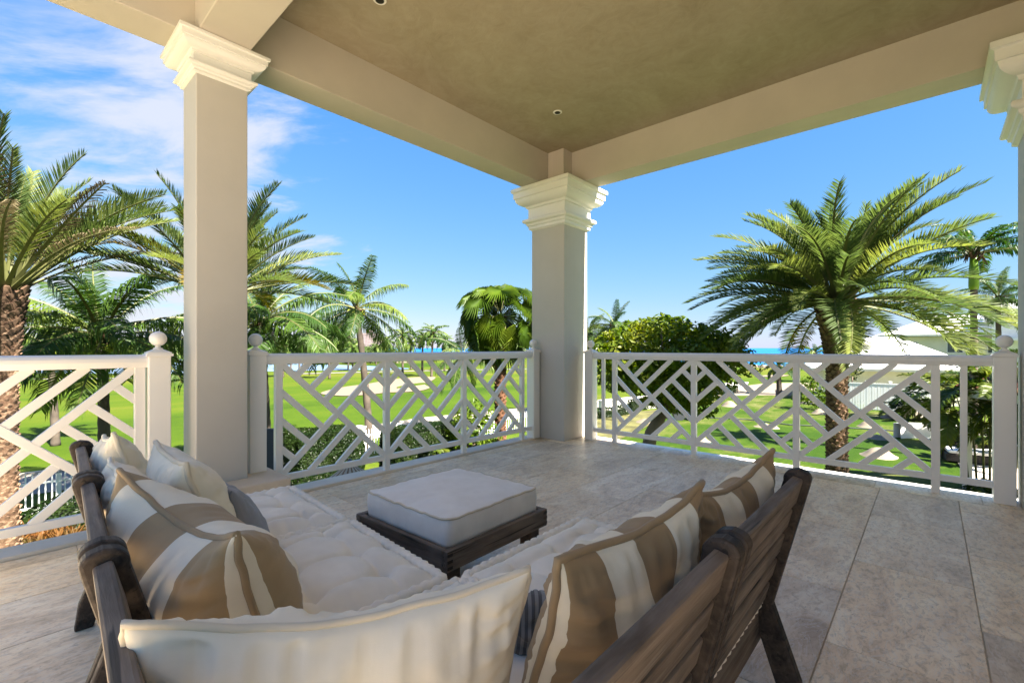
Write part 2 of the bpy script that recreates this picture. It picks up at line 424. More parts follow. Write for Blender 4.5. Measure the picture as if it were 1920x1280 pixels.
def railing(label, loc, rz, posts, bars, panels, u0, u1, balusters=()):
    t = thing('balcony_railing', label, 'railing', loc, rz, 'white lattice railings of the balcony')
    prof = [(-.030, TZ), (.030, TZ), (.034, TZ + .012), (.042, TZ + .034), (.040, TZ + .054), (.028, TZ + .070), (.010, RT + .004), (-.010, RT + .004), (-.028, TZ + .070), (-.040, TZ + .054), (-.042, TZ + .034), (-.034, TZ + .012)]
    MB().prism(prof, 'x', u0, u1).build('handrail', MT['white'], t)
    MB().box((u0, -.018, BR0), (u1, .018, BR1)).build('bottom_rail', MT['white'], t, bevel=.003)
    for u in posts: post(t, u)
    for u in bars: MB().box((u - .026, -.022, 0), (u + .026, .022, TZ + .004)).build('upright', MT['white'], t, bevel=.003)
    for u in balusters: MB().box((u - .02, -.017, BR1 - .004), (u + .02, .017, TZ + .004)).build('baluster', MT['white'], t, bevel=.003)
    for a, b, f in panels: lattice(t, a, b, f)
    return t
railing('white lattice railing between slim column and corner column', (0, 3.655, .012), 0, (1.255, 4.44), (1.414, 2.350, 3.285, 4.225),
        ((1.414, 2.350, 0), (2.350, 3.285, 1), (3.285, 4.225, 0)), 1.30, 4.40)
railing('white lattice railing at the far left beyond the slim column', (0, 3.655, .012), 0, (.680,), (.586, -.35, -1.286),
        ((-.35, .586, 0), (-1.286, -.35, 1)), -1.9, .65)
railing('white lattice railing on the right facing the sea', (4.875, 3.10, 0), R(-90), (0, 3.495), (.333, 1.262, 2.192, 3.128),
        ((.333, 1.262, 0), (1.262, 2.192, 1), (2.192, 3.128, 0)), .04, 3.45, (.18, 3.285))

# ------------------------------------------------------------------ sofa modules in weathered teak
LEAN = math.atan(.255)
W_ = .68
_p = [(-.085, 0), (-.072, .10), (.004, .315), (-.094, .70), (-.100, .728), (-.090, .745), (-.066, .752), (-.040, .746), (-.026, .728), (-.026, .712), (.078, .330), (.052, .24), (-.022, .02), (-.026, 0)]
post_me = MB().prism([(y, z) for y, z in _p], 'x', -.0195, .0195)
post_me = mesh_of('back_post', post_me.V, post_me.F, [MT['teak_dark']])
def slat_me(ln, h, th, mat): b = MB().box((-ln / 2, -th / 2, -h / 2), (ln / 2, th / 2, h / 2)); return mesh_of('slat', b.V, b.F, [mat])
back_slat_me = slat_me(W_ - .088, .063, .024, MT['teak'])
top_slat_me = slat_me(W_ - .088, .082, .030, MT['teak'])
def bev(o, w_=.004):
    m = o.modifiers.new('bevel', 'BEVEL'); m.width = w_; m.segments = 2; m.limit_method = 'ANGLE'; m.angle_limit = R(35); return o
def add_back(t, ang, off):
    """a slatted back: posts and slats, turned by ang about the module's corner"""
    rot = Matrix.Translation(off) @ Matrix.Rotation(ang, 4, 'Z')
    for x in (.0225, W_ - .0225):
        o = bev(inst('back_post', post_me, t), .007); o.matrix_local = rot @ Matrix.Translation((x, 0, 0))
    for i, z in enumerate((.690, .603, .522, .441, .360)):
        o = bev(inst('back_slat', top_slat_me if i == 0 else back_slat_me, t), .006)
        o.matrix_local = rot @ Matrix.Translation((W_ / 2, .034 - (z - .33) * .255, z)) @ Matrix.Rotation(LEAN, 4, 'X')
apron_x = slat_me(W_ - .01, .11, .026, MT['teak']); apron_y = slat_me(.66, .11, .026, MT['teak']); seat_slat = slat_me(W_ - .06, .06, .016, MT['teak'])
leg_me = MB().box((-.03, -.03, 0), (.03, .03, .175)); leg_me = mesh_of('front_leg', leg_me.V, leg_me.F, [MT['teak_dark']])
def module(label, loc, rz, backs=((0, (0, 0, 0)),), front2=False):
    t = thing('sofa_module', label, 'sofa section', loc, rz, 'teak sofa sections set in an L')
    for a, off in backs: add_back(t, a, off)
    for x in (.018, W_ - .018): o = bev(inst('side_rail', apron_y, t, (x, .40, .235), (0, 0, R(90))))
    bev(inst('front_rail', apron_x, t, (W_ / 2, .745, .235))); bev(inst('rear_rail', apron_x, t, (W_ / 2, .055, .235)))
    for x in (.04, W_ - .04): inst('front_leg', leg_me, t, (x, .715, 0))
    for i in range(7): inst('seat_slat', seat_slat, t, (W_ / 2, .12 + i * .095, .282), (R(90), 0, 0))
    return t
module('right end teak sofa section with slatted back and striped pillow', (.985, .365, 0), 0)
LR = R(-93.7); lx = Vector((math.cos(LR), math.sin(LR), 0)); ly = Vector((-math.sin(LR), math.cos(LR), 0))
O1 = Vector((.285, 2.535, 0)); O2 = O1 + lx * .69; O3 = O2 + lx * .69
module('corner teak sofa section nearest the camera with two slatted backs', (.297, .365, 0), 0, ((0, (0, 0, 0)), (LR, O3 - Vector((.297, .365, 0)))))
module('middle teak sofa section on the left with cream pillows', O2, LR)
module('far left teak sofa section nearest the slim column', O1, LR)

def grid_cushion(label, cx_, cy_, sx, sy, z0, h, seed, tufts=3, group=None, rz=0):
    rnd = random.Random(seed); n = 80
    t_ = [-.62, 0, .62] if tufts == 3 else []
    tp = [(a + rnd.uniform(-.03, .03), b + rnd.uniform(-.03, .03)) for a in t_ for b in t_]
    V = []; F = []; uv = []
    def top(u, v):
        d = min(1 - abs(u), 1 - abs(v)); z = h - .046 + .062 * (1 - (1 - min(1, d / .36)) ** 2.6)
        for a, b in tp:
            r2 = (u - a) ** 2 + (v - b) ** 2; z -= .036 * math.exp(-r2 / .007) + .014 * math.exp(-r2 / .05)
        for a, b in tp:
            z -= .013 * math.exp(-abs(u - a) / .026) * (math.exp(-((v - b) / .42) ** 4))
            z -= .018 * math.exp(-abs(v - b) / .030) * (math.exp(-((u - a) / .36) ** 4))
        q = Vector((u * 2.2 + seed, v * 2.2, seed * 1.3))
        z += .007 * noise.noise(q) + .0035 * noise.noise(q * 3.1)
        # pull-folds run in from the stitched edge
        e = 1 - abs(u); z += .008 * math.exp(-e / .20) * noise.noise(Vector((u * .8, v * 15, seed)))
        e = 1 - abs(v); z += .008 * math.exp(-e / .20) * noise.noise(Vector((u * 15, v * .8, seed + 5)))
        return z
    for j in range(n + 1):
        for i in range(n + 1):
            u, v = -1 + 2 * i / n, -1 + 2 * j / n
            x = sx / 2 * u * (1 - .012 * (1 - v * v)); y = sy / 2 * v * (1 - .012 * (1 - u * u))
            V.append((x, y, z0 + top(u, v))); uv.append((i / n, j / n))
    for j in range(n):
        for i in range(n): a = j * (n + 1) + i; F.append((a, a + 1, a + n + 2, a + n + 1))
    ring = [i for i in range(n + 1)] + [(j + 1) * (n + 1) - 1 for j in range(1, n + 1)] + [n * (n + 1) + i for i in range(n - 1, -1, -1)] + [j * (n + 1) for j in range(n - 1, 0, -1)]
    m = len(ring); prev = ring
    for zz_, s_ in ((.80, 1.012), (.5, 1.022), (.2, 1.012), (.03, .985)):
        b = len(V)
        for r in ring: x, y, _ = V[r]; V.append((x * s_, y * s_, z0 + (h - .02) * zz_)); uv.append(uv[r])
        cur = list(range(b, b + m))
        for i in range(m): F.append((prev[i], cur[i], cur[(i + 1) % m], prev[(i + 1) % m]))
        prev = cur
    F.append(tuple(reversed(prev)))
    o = MB().add(V, F).build('seat_cushion', MT['seat'], smooth=True, uv=uv)
    o.location = (cx_, cy_, 0); o.rotation_euler = (0, 0, rz)
    tag(o, label, 'seat cushion', group)
    for zz_, r0, nm in ((h - .030, .0165, 'rolled_edge'), (.018, .0115, 'rolled_edge')):
        pts = []; rr = []; N = 264
        for k in range(N):
            q = k / N * 4; s_ = int(q); f = q - s_; a = -1 + 2 * f
            u, v = [(a, -1), (1, a), (-a, 1), (-1, -a)][s_]
            cr = .93; rd = max(abs(u), abs(v))
            uu, vv = u, v
            if abs(u) > cr and abs(v) > cr:     # soften corners
                ou, ov_ = (abs(u) - cr) / (1 - cr), (abs(v) - cr) / (1 - cr); l_ = math.hypot(ou, ov_)
                if l_ > 0: uu = math.copysign(cr + (1 - cr) * ou / max(1, l_), u); vv = math.copysign(cr + (1 - cr) * ov_ / max(1, l_), v)
            pts.append((sx / 2 * uu * 1.0, sy / 2 * vv * 1.0, z0 + zz_ + .003 * noise.noise(Vector((k * .1, seed, zz_)))))
            rr.append(r0 * (1 + .20 * math.sin(k * math.pi * 2 / 3.67)))
        MB().ring(pts, rr, 7).build(nm, MT['pipe_cream'] if False else MT['seat'], o, smooth=True)
    for k, (a, b) in enumerate(tp):
        MB().lathe([(.009, -.002), (.009, .002), (.004, .005)], (sx / 2 * a, sy / 2 * b, z0 + top(a, b) + .002), 10).build('tuft_button', MT['seat'], o, smooth=True)
    return o
SZ = .297
GC = 'tufted cream seat cushions'
grid_cushion('tufted cream seat cushion on the far left section by the plinth', *(O1 + lx * .345 + ly * .385)[:2], .645, .70, SZ, .125, 3, group=GC, rz=LR)
grid_cushion('tufted cream seat cushion in the middle, left of the footstool', *(O2 + lx * .345 + ly * .385)[:2], .65, .71, SZ, .13, 8, group=GC, rz=LR)
grid_cushion('tufted seat cushion in the sofa corner behind the plain pillow', .635, .755, .67, .70, SZ, .12, 12, group=GC)
grid_cushion('cream seat cushion on the right end section beside the footstool', 1.325, .755, .67, .70, SZ, .122, 17, group=GC)

# footstool
ot = thing('footstool', 'square weathered wood footstool frame under a pale cushion', 'footstool', (1.525, 1.775, 0), R(1.5))
fs = .672; hb = .085
def board(ln, h, th, nm): return slat_me(ln, h, th, MT['teak'])
bo = board(fs, hb, .030, 'b'); bi = board(fs - .062, hb, .030, 'b')
for s_ in (-1, 1):
    bev(inst('frame_board', bo, ot, (0, s_ * (fs / 2 - .015), .262)), .004)
    bev(inst('frame_board', bi, ot, (s_ * (fs / 2 - .015), 0, .2615), (0, 0, R(90))), .004)
    for q in (-1, 1):
        MB().box((s_ * .272 - .035, q * .272 - .035, 0), (s_ * .272 + .035, q * .272 + .035, .235)).build('leg', MT['teak_dark'], ot, bevel=.004)
        for zk in (.236, .262, .288):       # finger joints at the corners
            MB().box((s_ * (fs / 2 - .029), q * (fs / 2) - .0016, zk - .006), (s_ * (fs / 2 - .002), q * (fs / 2) + .0016, zk + .006)).build('finger_joint', MT['teak_dark'], ot)
top_b = slat_me(fs - .07, .07, .018, MT['teak'])
for i in range(8): inst('top_slat', top_b, ot, (0, -.27 + i * .077, .283), (R(90), 0, 0))
def smooth_cushion():
    n = 40; sx = sy = .60; z0 = .293; h = .118; V = []; F = []; uv = []
    def rc(u, v, k=.90):
        if abs(u) > k and abs(v) > k:
            ou, ov_ = (abs(u) - k) / (1 - k), (abs(v) - k) / (1 - k); l_ = math.hypot(ou, ov_)
            mx = max(ou, ov_)
            if l_ > 0: return math.copysign(k + (1 - k) * ou / l_ * mx, u), math.copysign(k + (1 - k) * ov_ / l_ * mx, v)
        return u, v
    for j in range(n + 1):
        for i in range(n + 1):
            u, v = rc(-1 + 2 * i / n, -1 + 2 * j / n)
            d = min(1 - abs(u), 1 - abs(v)); z = h + .016 * (1 - (1 - min(1, d / .7)) ** 2) + .006 * noise.noise(Vector((u * 1.7, v * 1.7, 3)))
            z += .006 * math.exp(-d / .25) * noise.noise(Vector((u * 7, v * 7, 9))) + .004 * noise.noise(Vector((u * 3 + v * 2, v * 4, 1)))
            V.append((sx / 2 * u, sy / 2 * v, z0 + z)); uv.append((i / n, j / n))
    for j in range(n):
        for i in range(n): a = j * (n + 1) + i; F.append((a, a + 1, a + n + 2, a + n + 1))
    ring = [i for i in range(n + 1)] + [(j + 1) * (n + 1) - 1 for j in range(1, n + 1)] + [n * (n + 1) + i for i in range(n - 1, -1, -1)] + [j * (n + 1) for j in range(n - 1, 0, -1)]
    m = len(ring); prev = ring
    for zz_ in (.93, .8, .6, .4, .2, .06, 0):
        b = len(V)
        for q, r in enumerate(ring):
            x, y, _ = V[r]; w_ = 1.012 + .012 * math.sin(math.pi * zz_) + .010 * noise.noise(Vector((q * .16, zz_ * 1.5, 4))) + .005 * noise.noise(Vector((q * .45, zz_ * 2, 8)))
            if zz_ == 0: w_ = .97
            V.append((x * w_, y * w_, z0 + h * zz_)); uv.append(uv[r])
        cur = list(range(b, b + m))
        for i in range(m): F.append((prev[i], cur[i], cur[(i + 1) % m], prev[(i + 1) % m]))
        prev = cur
    F.append(tuple(reversed(prev)))
    o = MB().add(V, F).build('footstool_cushion', MT['ottoman'], smooth=True, uv=uv)
    tag(o, 'thick pale square cushion lying on the wooden footstool', 'cushion')
    pts = [(V[r][0] * 1.008, V[r][1] * 1.008, V[r][2] - .002) for r in ring]
    MB().ring(pts, .0056, 6).build('piping', MT['pipe_cream'], o, smooth=True)
    o.location = (1.527, 1.777, 0); o.rotation_euler = (0, 0, R(1.5)); return o
smooth_cushion()

# ------------------------------------------------------------------ pillows
def pillow(label, A, B, up, h, T, mat, pipe, seed, sag=.0, cat='pillow', corner=.10, wr=1.0, pn=.008, push=.0, group='scatter pillows on the sofa'):
    """A, B: the two top corners; up: which way its height runs; T: thickness"""
    A, B, up = Vector(A), Vector(B), Vector(up)
    ex = (B - A); wd = ex.length; ex.normalize(); eu = (up - ex * up.dot(ex)).normalized(); en = ex.cross(eu)
    c = (A + B) / 2 - eu * h / 2
    nx, ny = 84, 60; rnd = random.Random(seed); V = []; uv = []; F = []
    def base(u, v):
        x = wd / 2 * u * (1 - corner * (1 - v * v) * .9); y = h / 2 * v * (1 - corner * (1 - u * u))
        y -= sag * (1 - u * u) * (v + 1) / 2
        bend = push * (u * u - .4) * wd + .012 * noise.noise(Vector((u * 1.4, v * 1.4, seed)))
        return x, y, bend
    def thick(u, v, s):
        a = max(0, 1 - abs(u) ** 2.2) * max(0, 1 - abs(v) ** 2.2); t = T / 2 * a ** .50
        low = 1 + .22 * (-v) * (1 - abs(u))           # filling sinks
        du, dv = 1 - abs(u), 1 - abs(v)
        f = (noise.noise(Vector((u * 10 + s * 7, v * 1.6, seed * 2.1))) + .45 * noise.noise(Vector((u * 24 + s * 7, v * 2.2, seed * 2.1)))) * math.exp(-dv / .26) * min(1, dv / .04)
        g = (noise.noise(Vector((u * 1.6, v * 9, seed * 2.1 + s * 9))) + .45 * noise.noise(Vector((u * 2.2, v * 20, seed * 2.1 + s * 9)))) * math.exp(-du / .24) * min(1, du / .04)
        q = noise.noise(Vector((u * 2.3 + s * 3, v * 2.3, seed))) * .9 + noise.noise(Vector((u * 5 + v * 3, v * 4 - u * 2, seed + s))) * .45
        cd_ = noise.noise(Vector(((u + v) * 4.5, (u - v) * 1.5, seed + 3))) * math.exp(-(du * du + dv * dv) / .18)
        return t * low + wr * (.016 * (f + g) * min(1, a * 6) + .014 * q * a + .016 * cd_ * min(1, a * 6))
    # how far along the cloth each column lies, for the stripes
    al = [0.0]; last = None; NS = 400
    for i in range(NS + 1):
        u_ = -1 + 2 * i / NS; q_ = (wd / 2 * u_, T / 2 * max(0, 1 - abs(u_) ** 2.2) ** .5)
        if last: al.append(al[-1] + math.hypot(q_[0] - last[0], q_[1] - last[1]))
        last = q_
    def cl_(u): x = (u + 1) / 2 * NS; i = min(int(x), NS - 1); return (al[i] + (al[i + 1] - al[i]) * (x - i)) / al[-1]
    for s in (1, -1):
        for j in range(ny + 1):
            for i in range(nx + 1):
                u, v = -1 + 2 * i / nx, -1 + 2 * j / ny
                u = math.sin(u * math.pi / 2) * .7 + u * .3; v = math.sin(v * math.pi / 2) * .7 + v * .3
                x, y, b = base(u, v); V.append((x, y, b + s * thick(u, v, s))); uv.append((cl_(u), (v + 1) / 2))
        o_ = 0 if s == 1 else (nx + 1) * (ny + 1)
        for j in range(ny):
            for i in range(nx):
                a = o_ + j * (nx + 1) + i; f = (a, a + 1, a + nx + 2, a + nx + 1); F.append(f if s == 1 else f[::-1])
    o = MB().add(V, F).build('pillow', mat, smooth=True, uv=uv)
    o.matrix_world = Matrix(((ex.x, eu.x, en.x, c.x), (ex.y, eu.y, en.y, c.y), (ex.z, eu.z, en.z, c.z), (0, 0, 0, 1)))
    tag(o, label, cat, group)
    if pipe:
        pts = []
        for k in range(160):
            q = k / 160 * 4; s_ = int(q); a = -1 + 2 * (q - s_)
            u, v = [(a, -1), (1, a), (-a, 1), (-1, -a)][s_]
            u, v = math.copysign(min(abs(u), 1), u), v
            x, y, b = base(u, v); k_ = 1.0
            if abs(u) > .93 and abs(v) > .93: k_ = .985
            pts.append((x * 1.004 * k_, y * 1.004 * k_, b + .004 * noise.noise(Vector((k * .22, seed, 0)))))
        MB().ring(pts, pn, 7).build('piping', pipe, o, smooth=True)
    return o
# left run, from the far end to the near one
pillow('small crumpled cream pillow at the far end of the left back', (.275, 2.46, .77), (.265, 2.05, .835), (-.22, .0, .97), .42, .17, MT['cream'], MT['cream'], 21, wr=1.4, corner=.12)
pillow('cream pillow with raised seam slumped behind the larger cream one', (.245, 2.02, .755), (.225, 1.66, .765), (-.30, .05, .95), .36, .17, MT['cream'], MT['cream'], 33, wr=1.4)
pillow('large pale cream pillow standing between slumped pillow and grey one', (.375, 2.05, .79), (.345, 1.53, .80), (-.30, .05, .95), .43, .22, MT['cream'], MT['pipe_cream'], 5, corner=.12, wr=1.1)
pillow('grey woven pillow with fringed top beside the slim column', (.47, 2.06, .675), (.49, 1.62, .675), (-.38, 0, .92), .36, .15, MT['grey'], None, 41)
pillow('big brown and cream striped pillow on the left back of the corner', (.215, 1.60, .80), (.295, .955, .775), (-.30, 0, .95), .44, .33, MT['stripe_a'], MT['pipe_tan'], 11, sag=.06, corner=.11, wr=1.2, pn=.0075)
# the corner and the right run
pillow('plain cream back pillow set across the corner, closest to the camera', (.105, .775, .765), (.600, .500, .752), (-.17, -.26, .95), .45, .23, MT['cream'], MT['pipe_cream'], 14, sag=.045, corner=.05, wr=2.0, pn=.0065)
pillow('small dark grey pillow peeping between plain and striped pillows', (.74, .74, .575), (.90, .58, .565), (-.1, -.3, .95), .17, .09, MT['grey_dark'], None, 6)
pillow('brown and cream striped pillow leaning on the nearer right back', (.615, .452, .770), (1.135, .405, .800), (0, -.30, .95), .42, .20, MT['stripe_b'], MT['pipe_tan'], 27, sag=.02, corner=.07, wr=1.3)
pillow('brown and cream striped pillow leaning on the far right back', (1.09, .418, .775), (1.665, .372, .795), (0, -.28, .96), .42, .20, MT['stripe_b'], MT['pipe_tan'], 52, sag=.03, corner=.10, wr=1.1)
# ------------------------------------------------------------------ ground, water, paths
def f_():
    a = NT('golf_grass'); p = a.pos()
    big = a.noise(p, .035, 4, .55); mid = a.noise(p, .25, 5, .6); fine = a.noise(p, 3.5, 4, .7)
    rv = a.n('ShaderNodeMapping', {'Rotation': (0, 0, R(47.9)), 'Scale': (.012, .10, 1)}); a.set(rv.inputs[0], p)
    roll = a.noise(rv.outputs[0], 1, 4, .6, .5)
    f = a.math('ADD', a.math('MULTIPLY', big, .30), a.math('ADD', a.math('MULTIPLY', mid, .16), a.math('ADD', a.math('MULTIPLY', fine, .10), a.math('MULTIPLY', roll, .46))))
    col = a.ramp(f, [(.38, (.019, .045, .001)), (.47, (.039, .071, .002)), (.54, (.059, .083, .004)), (.62, (.098, .095, .014))])
    return a.done(col, .85, a.noise(p, 14, 3, .7), .6, .05, .1)
MT['golf'] = f_()
def f_():
    a = NT('young_lawn'); p = a.pos()
    big = a.noise(p, .09, 4, .6, .5); mid = a.noise(a.map(p, (.55, .9, 1)), .6, 6, .65, .8); fine = a.noise(p, 5, 4, .7)
    f = a.math('ADD', a.math('MULTIPLY', big, .5), a.math('ADD', a.math('MULTIPLY', mid, .38), a.math('MULTIPLY', fine, .14)))
    col = a.ramp(f, [(.44, (.017, .043, .001)), (.51, (.030, .059, .002)), (.57, (.069, .082, .016)), (.66, (.158, .143, .084))])
    return a.done(col, .85, a.noise(p, 16, 3, .7), .6, .05, .1)
MT['lawn'] = f_()
MT['sand'] = m_paint('bunker_sand', (.158, .126, .093), .9, .05, .5)
MT['path'] = m_paint('pale_concrete', (.189, .176, .164), .8, .08, .2)
MT['kerb'] = m_paint('kerb_stone', (.42, .37, .31), .8, .1, .2)
MT['beach'] = m_paint('beach_sand', (.189, .158, .120), .9, .1, .4)
def water(name, c0, c1, sc):
    a = NT(name); p = a.pos()
    w_ = a.noise(a.map(p, (sc, sc, 1)), 1, 5, .6)
    big = a.noise(a.map(p, (.004, .004, 1)), 1, 3)
    return a.done(a.ramp(big, [(.35, c0), (.65, c1)]), .5, w_, .35, .15, .12)
MT['sea'] = water('sea_water', (.008, .082, .265), (.013, .126, .315), .25)
MT['shallow'] = water('shallow_sea', (.063, .227, .315), (.101, .277, .353), .3)
MT['pond'] = water('pond_water', (.101, .158, .239), (.139, .195, .277), .6)

struct('ground_base', MB().box((-60, -60, ZG - .5), (5, 3.72, ZG - .02)), MT['path'])
def sheet(name, pts, z, mat, skirt=0):
    V = [(p[0], p[1], z) for p in pts]; n = len(V); F = [tuple(range(n))]
    if skirt:
        V += [(p[0], p[1], z - skirt) for p in pts]; F += [(i, i + n, (i + 1) % n + n, (i + 1) % n) for i in range(n)]
    o = MB().add(V, F).build(name, mat); 
    bpy_me = o.data
    # make sure the top looks up
    if bpy_me.polygons[0].normal.z < 0:
        for q in list(bpy_me.polygons): pass
        bpy_me.flip_normals()
    return tag(o, kind='structure')
def smooth_loop(pts, k=5):
    """Catmull-Rom through closed points"""
    pts = [Vector((p[0], p[1], 0)) for p in pts]; n = len(pts); out = []
    for i in range(n):
        a, b, c, d = pts[i - 1], pts[i], pts[(i + 1) % n], pts[(i + 2) % n]
        for q in range(k):
            t = q / k
            out.append(.5 * ((2 * b) + (c - a) * t + (2 * a - 5 * b + 4 * c - d) * t * t + (3 * b - a - 3 * c + d) * t ** 3))
    return out
far = 9000
struct('sea', MB().add([(-far, -far, ZG - .6), (far, -far, ZG - .6), (far, far, ZG - .6), (-far, far, ZG - .6)], [(0, 1, 2, 3)]), MT['sea'])
shore = [(2300, 694), (1990, 692), (1700, 692), (1530, 692), (1470, 689.5), (1400, 687.5), (1310, 681), (1200, 675), (1100, 671), (1000, 667.5), (900, 664.5), (820, 662.5), (745, 660.8)]
shp = [P(*q) for q in shore]
land_far = [P(700, 656.5), P(560, 655), P(380, 654.4), P(120, 654.1), P(-400, 653.9), P(-2500, 653.8)]
land = shp + land_far + [Vector((-6000, -200, 0)), Vector((-6000, -6000, 0)), Vector((300, -6000, 0)), Vector((260, -150, 0))]
sheet('golf_course', land, ZG, MT['golf'], .6)
# beach strip and shallows along the shore
def off(pts, s): 
    out = []
    for i, p in enumerate(pts):
        t = (pts[min(i + 1, len(pts) - 1)] - pts[max(i - 1, 0)]); nrm = Vector((t.y, -t.x, 0)).normalized(); out.append(p + nrm * s * (p.length / 100) ** .8)
    return out
inner = off(shp, -2.6); o1 = off(shp, 9); 
if inner[6].length > shp[6].length: inner = off(shp, 2.6); o1 = off(shp, -9)
sheet('beach', shp + inner[::-1], ZG + .03, MT['beach'])
sheet('shallow_water', shp[5:] + o1[5:][::-1], ZG - .55, MT['shallow'])
rk = MB(); rr = random.Random(4)
def rock(mb, c, r, rnd):
    V = []; n = 7
    for j, (zz_, s_) in enumerate(((-.2, .9), (.25, 1), (.6, .6))):
        for k in range(n):
            a = 2 * math.pi * k / n; q = r * s_ * rnd.uniform(.75, 1.15); V.append((c[0] + q * math.cos(a), c[1] + q * math.sin(a), c[2] + zz_ * r * rnd.uniform(.8, 1.1)))
    F = [(j * n + k, j * n + (k + 1) % n, j * n + n + (k + 1) % n, j * n + n + k) for j in range(2) for k in range(n)] + [tuple(range(2 * n, 3 * n))]
    mb.add(V, F)
for i in range(150):
    px = rr.uniform(1390, 1600); py = np.interp(px, [1390, 1400, 1470, 1530, 1700], [687.2, 687.5, 689.5, 692, 692]); p = P(px, py) + Vector((rr.uniform(-.7, .7), rr.uniform(-.7, .7), .1)); rock(rk, p, rr.uniform(.25, .75), rr)
tag(rk.build('shore_rocks', MT['beach']), kind='stuff')
# sprigged lawn on the right
lawn = [P(1085, 855), P(1112, 800), P(1200, 792), P(1290, 752), P(1345, 742), P(1470, 739), P(1590, 748), P(1690, 770), P(1785, 800), P(1800, 880), P(1800, 1200), Vector((5.3, -8, 0)), Vector((5.3, 3.6, 0))]
sheet('lawn', lawn, ZG + .03, MT['lawn'])
sheet('sand_strip', smooth_loop([P(1330, 741), P(1410, 722), P(1480, 718), P(1560, 722), P(1640, 742), P(1760, 772), P(1790, 800), P(1740, 788), P(1600, 752), P(1470, 742)], 4), ZG + .05, MT['beach'])
sheet('sand_patch', smooth_loop([P(1100, 795), P(1180, 775), P(1265, 765), P(1290, 756), P(1240, 780), P(1215, 800), P(1150, 830), P(1100, 845)], 4), ZG + .055, m_paint('dry_soil', (.10, .095, .03), .9, .35, .5))
# terrace beside the house, mostly hidden below the balcony
sheet('garden_terrace', [P(1776, 833), P(1822, 822), P(1960, 826), Vector((24, -12, 0)), Vector((13, -10, 0)), P(1815, 905)], ZG + .06, m_paint('terrace_stone', (.56, .49, .40), .8, .1, .3))
# pond, road, paths and bunkers
sheet('pond', smooth_loop([P(-700, 703), P(-200, 701), P(100, 700), P(320, 701), P(480, 697), P(640, 694), P(740, 693.5), P(765, 690.5), P(700, 686.5), P(640, 684.5), P(520, 680), P(345, 674), P(100, 668.5), P(-200, 667), P(-700, 668)], 5), ZG + .05, MT['pond'])
sheet('pond_island', smooth_loop([P(290, 678), P(345, 680.5), P(390, 679), P(360, 676), P(310, 675.5)], 4), ZG + .12, MT['golf'], .1)
road_f = [P(-900, 960), P(-200, 917), P(30, 896), P(313, 857), P(527, 826), P(795, 787), P(985, 768), P(1110, 755), P(1260, 744), P(1400, 728)]
road_n = [P(-900, 1020), P(-200, 965), P(30, 932), P(313, 892), P(527, 853), P(795, 806), P(985, 783), P(1110, 767), P(1260, 753), P(1400, 735)]
def strip(name, A, B, z, mat):
    V = []; F = []
    for a, b in zip(A, B): V += [(a[0], a[1], z), (b[0], b[1], z)]
    for i in range(len(A) - 1): F.append((2 * i, 2 * i + 1, 2 * i + 3, 2 * i + 2))
    o = MB().add(V, F).build(name, mat)
    if o.data.polygons[0].normal.z < 0: o.data.flip_normals()
    return tag(o, kind='structure')
strip('road', road_f, road_n, ZG + .02, MT['path'])
kb = MB()
for A in (road_f,):
    for i in range(len(A) - 1):
        a, b = Vector(A[i]), Vector(A[i + 1]); t = (b - a).normalized(); nrm = Vector((-t.y, t.x, 0)) * .08
        V = [a - nrm, a + nrm, b + nrm, b - nrm]; V = [(v.x, v.y, ZG) for v in V] + [(v.x, v.y, ZG + .14) for v in V]
        kb.add(V, [(4, 5, 6, 7), (0, 1, 5, 4), (1, 2, 6, 5), (2, 3, 7, 6), (3, 0, 4, 7)])
tag(kb.build('road_kerb', MT['kerb']), kind='structure')
def ptrack(name, pts, wd, z):
    A = []; B = []
    for i, p in enumerate(pts):
        t = (pts[min(i + 1, len(pts) - 1)] - pts[max(i - 1, 0)]).normalized(); n = Vector((-t.y, t.x, 0)) * wd / 2; A.append(p + n); B.append(p - n)
    strip(name, A, B, z, MT['path'])
ptrack('cart_path', [P(560, 701), P(640, 699), P(740, 696.5), P(860, 694), P(980, 692), P(1090, 690)], 2.6, ZG + .06)
ptrack('cart_path', [P(0, 711), P(120, 711), P(330, 708)], 1.6, ZG + .06)
def bunker(pts, lip=True):
    lp = smooth_loop(pts, 5); sheet('bunker', lp, ZG + .07, MT['sand'])
bunker([P(601, 738), P(640, 727), P(690, 720), P(735, 712), P(775, 708), P(814, 707), P(812, 713), P(797, 721), P(806, 727), P(790, 733), P(758, 736), P(725, 737), P(690, 741), P(640, 743)])
sheet('bunker_tongue', smooth_loop([P(744, 728), P(770, 722), P(795, 719.5), P(796, 721.5), P(775, 724.5), P(755, 728)], 4), ZG + .16, MT['golf'], .1)
bunker([P(735, 679.5), P(752, 678), P(775, 678.6), P(770, 680), P(745, 680.6)])
bunker([P(640, 662), P(700, 660.5), P(745, 661), P(760, 663), P(700, 664)])
bunker([P(1415, 706), P(1450, 703), P(1480, 704), P(1455, 707)])

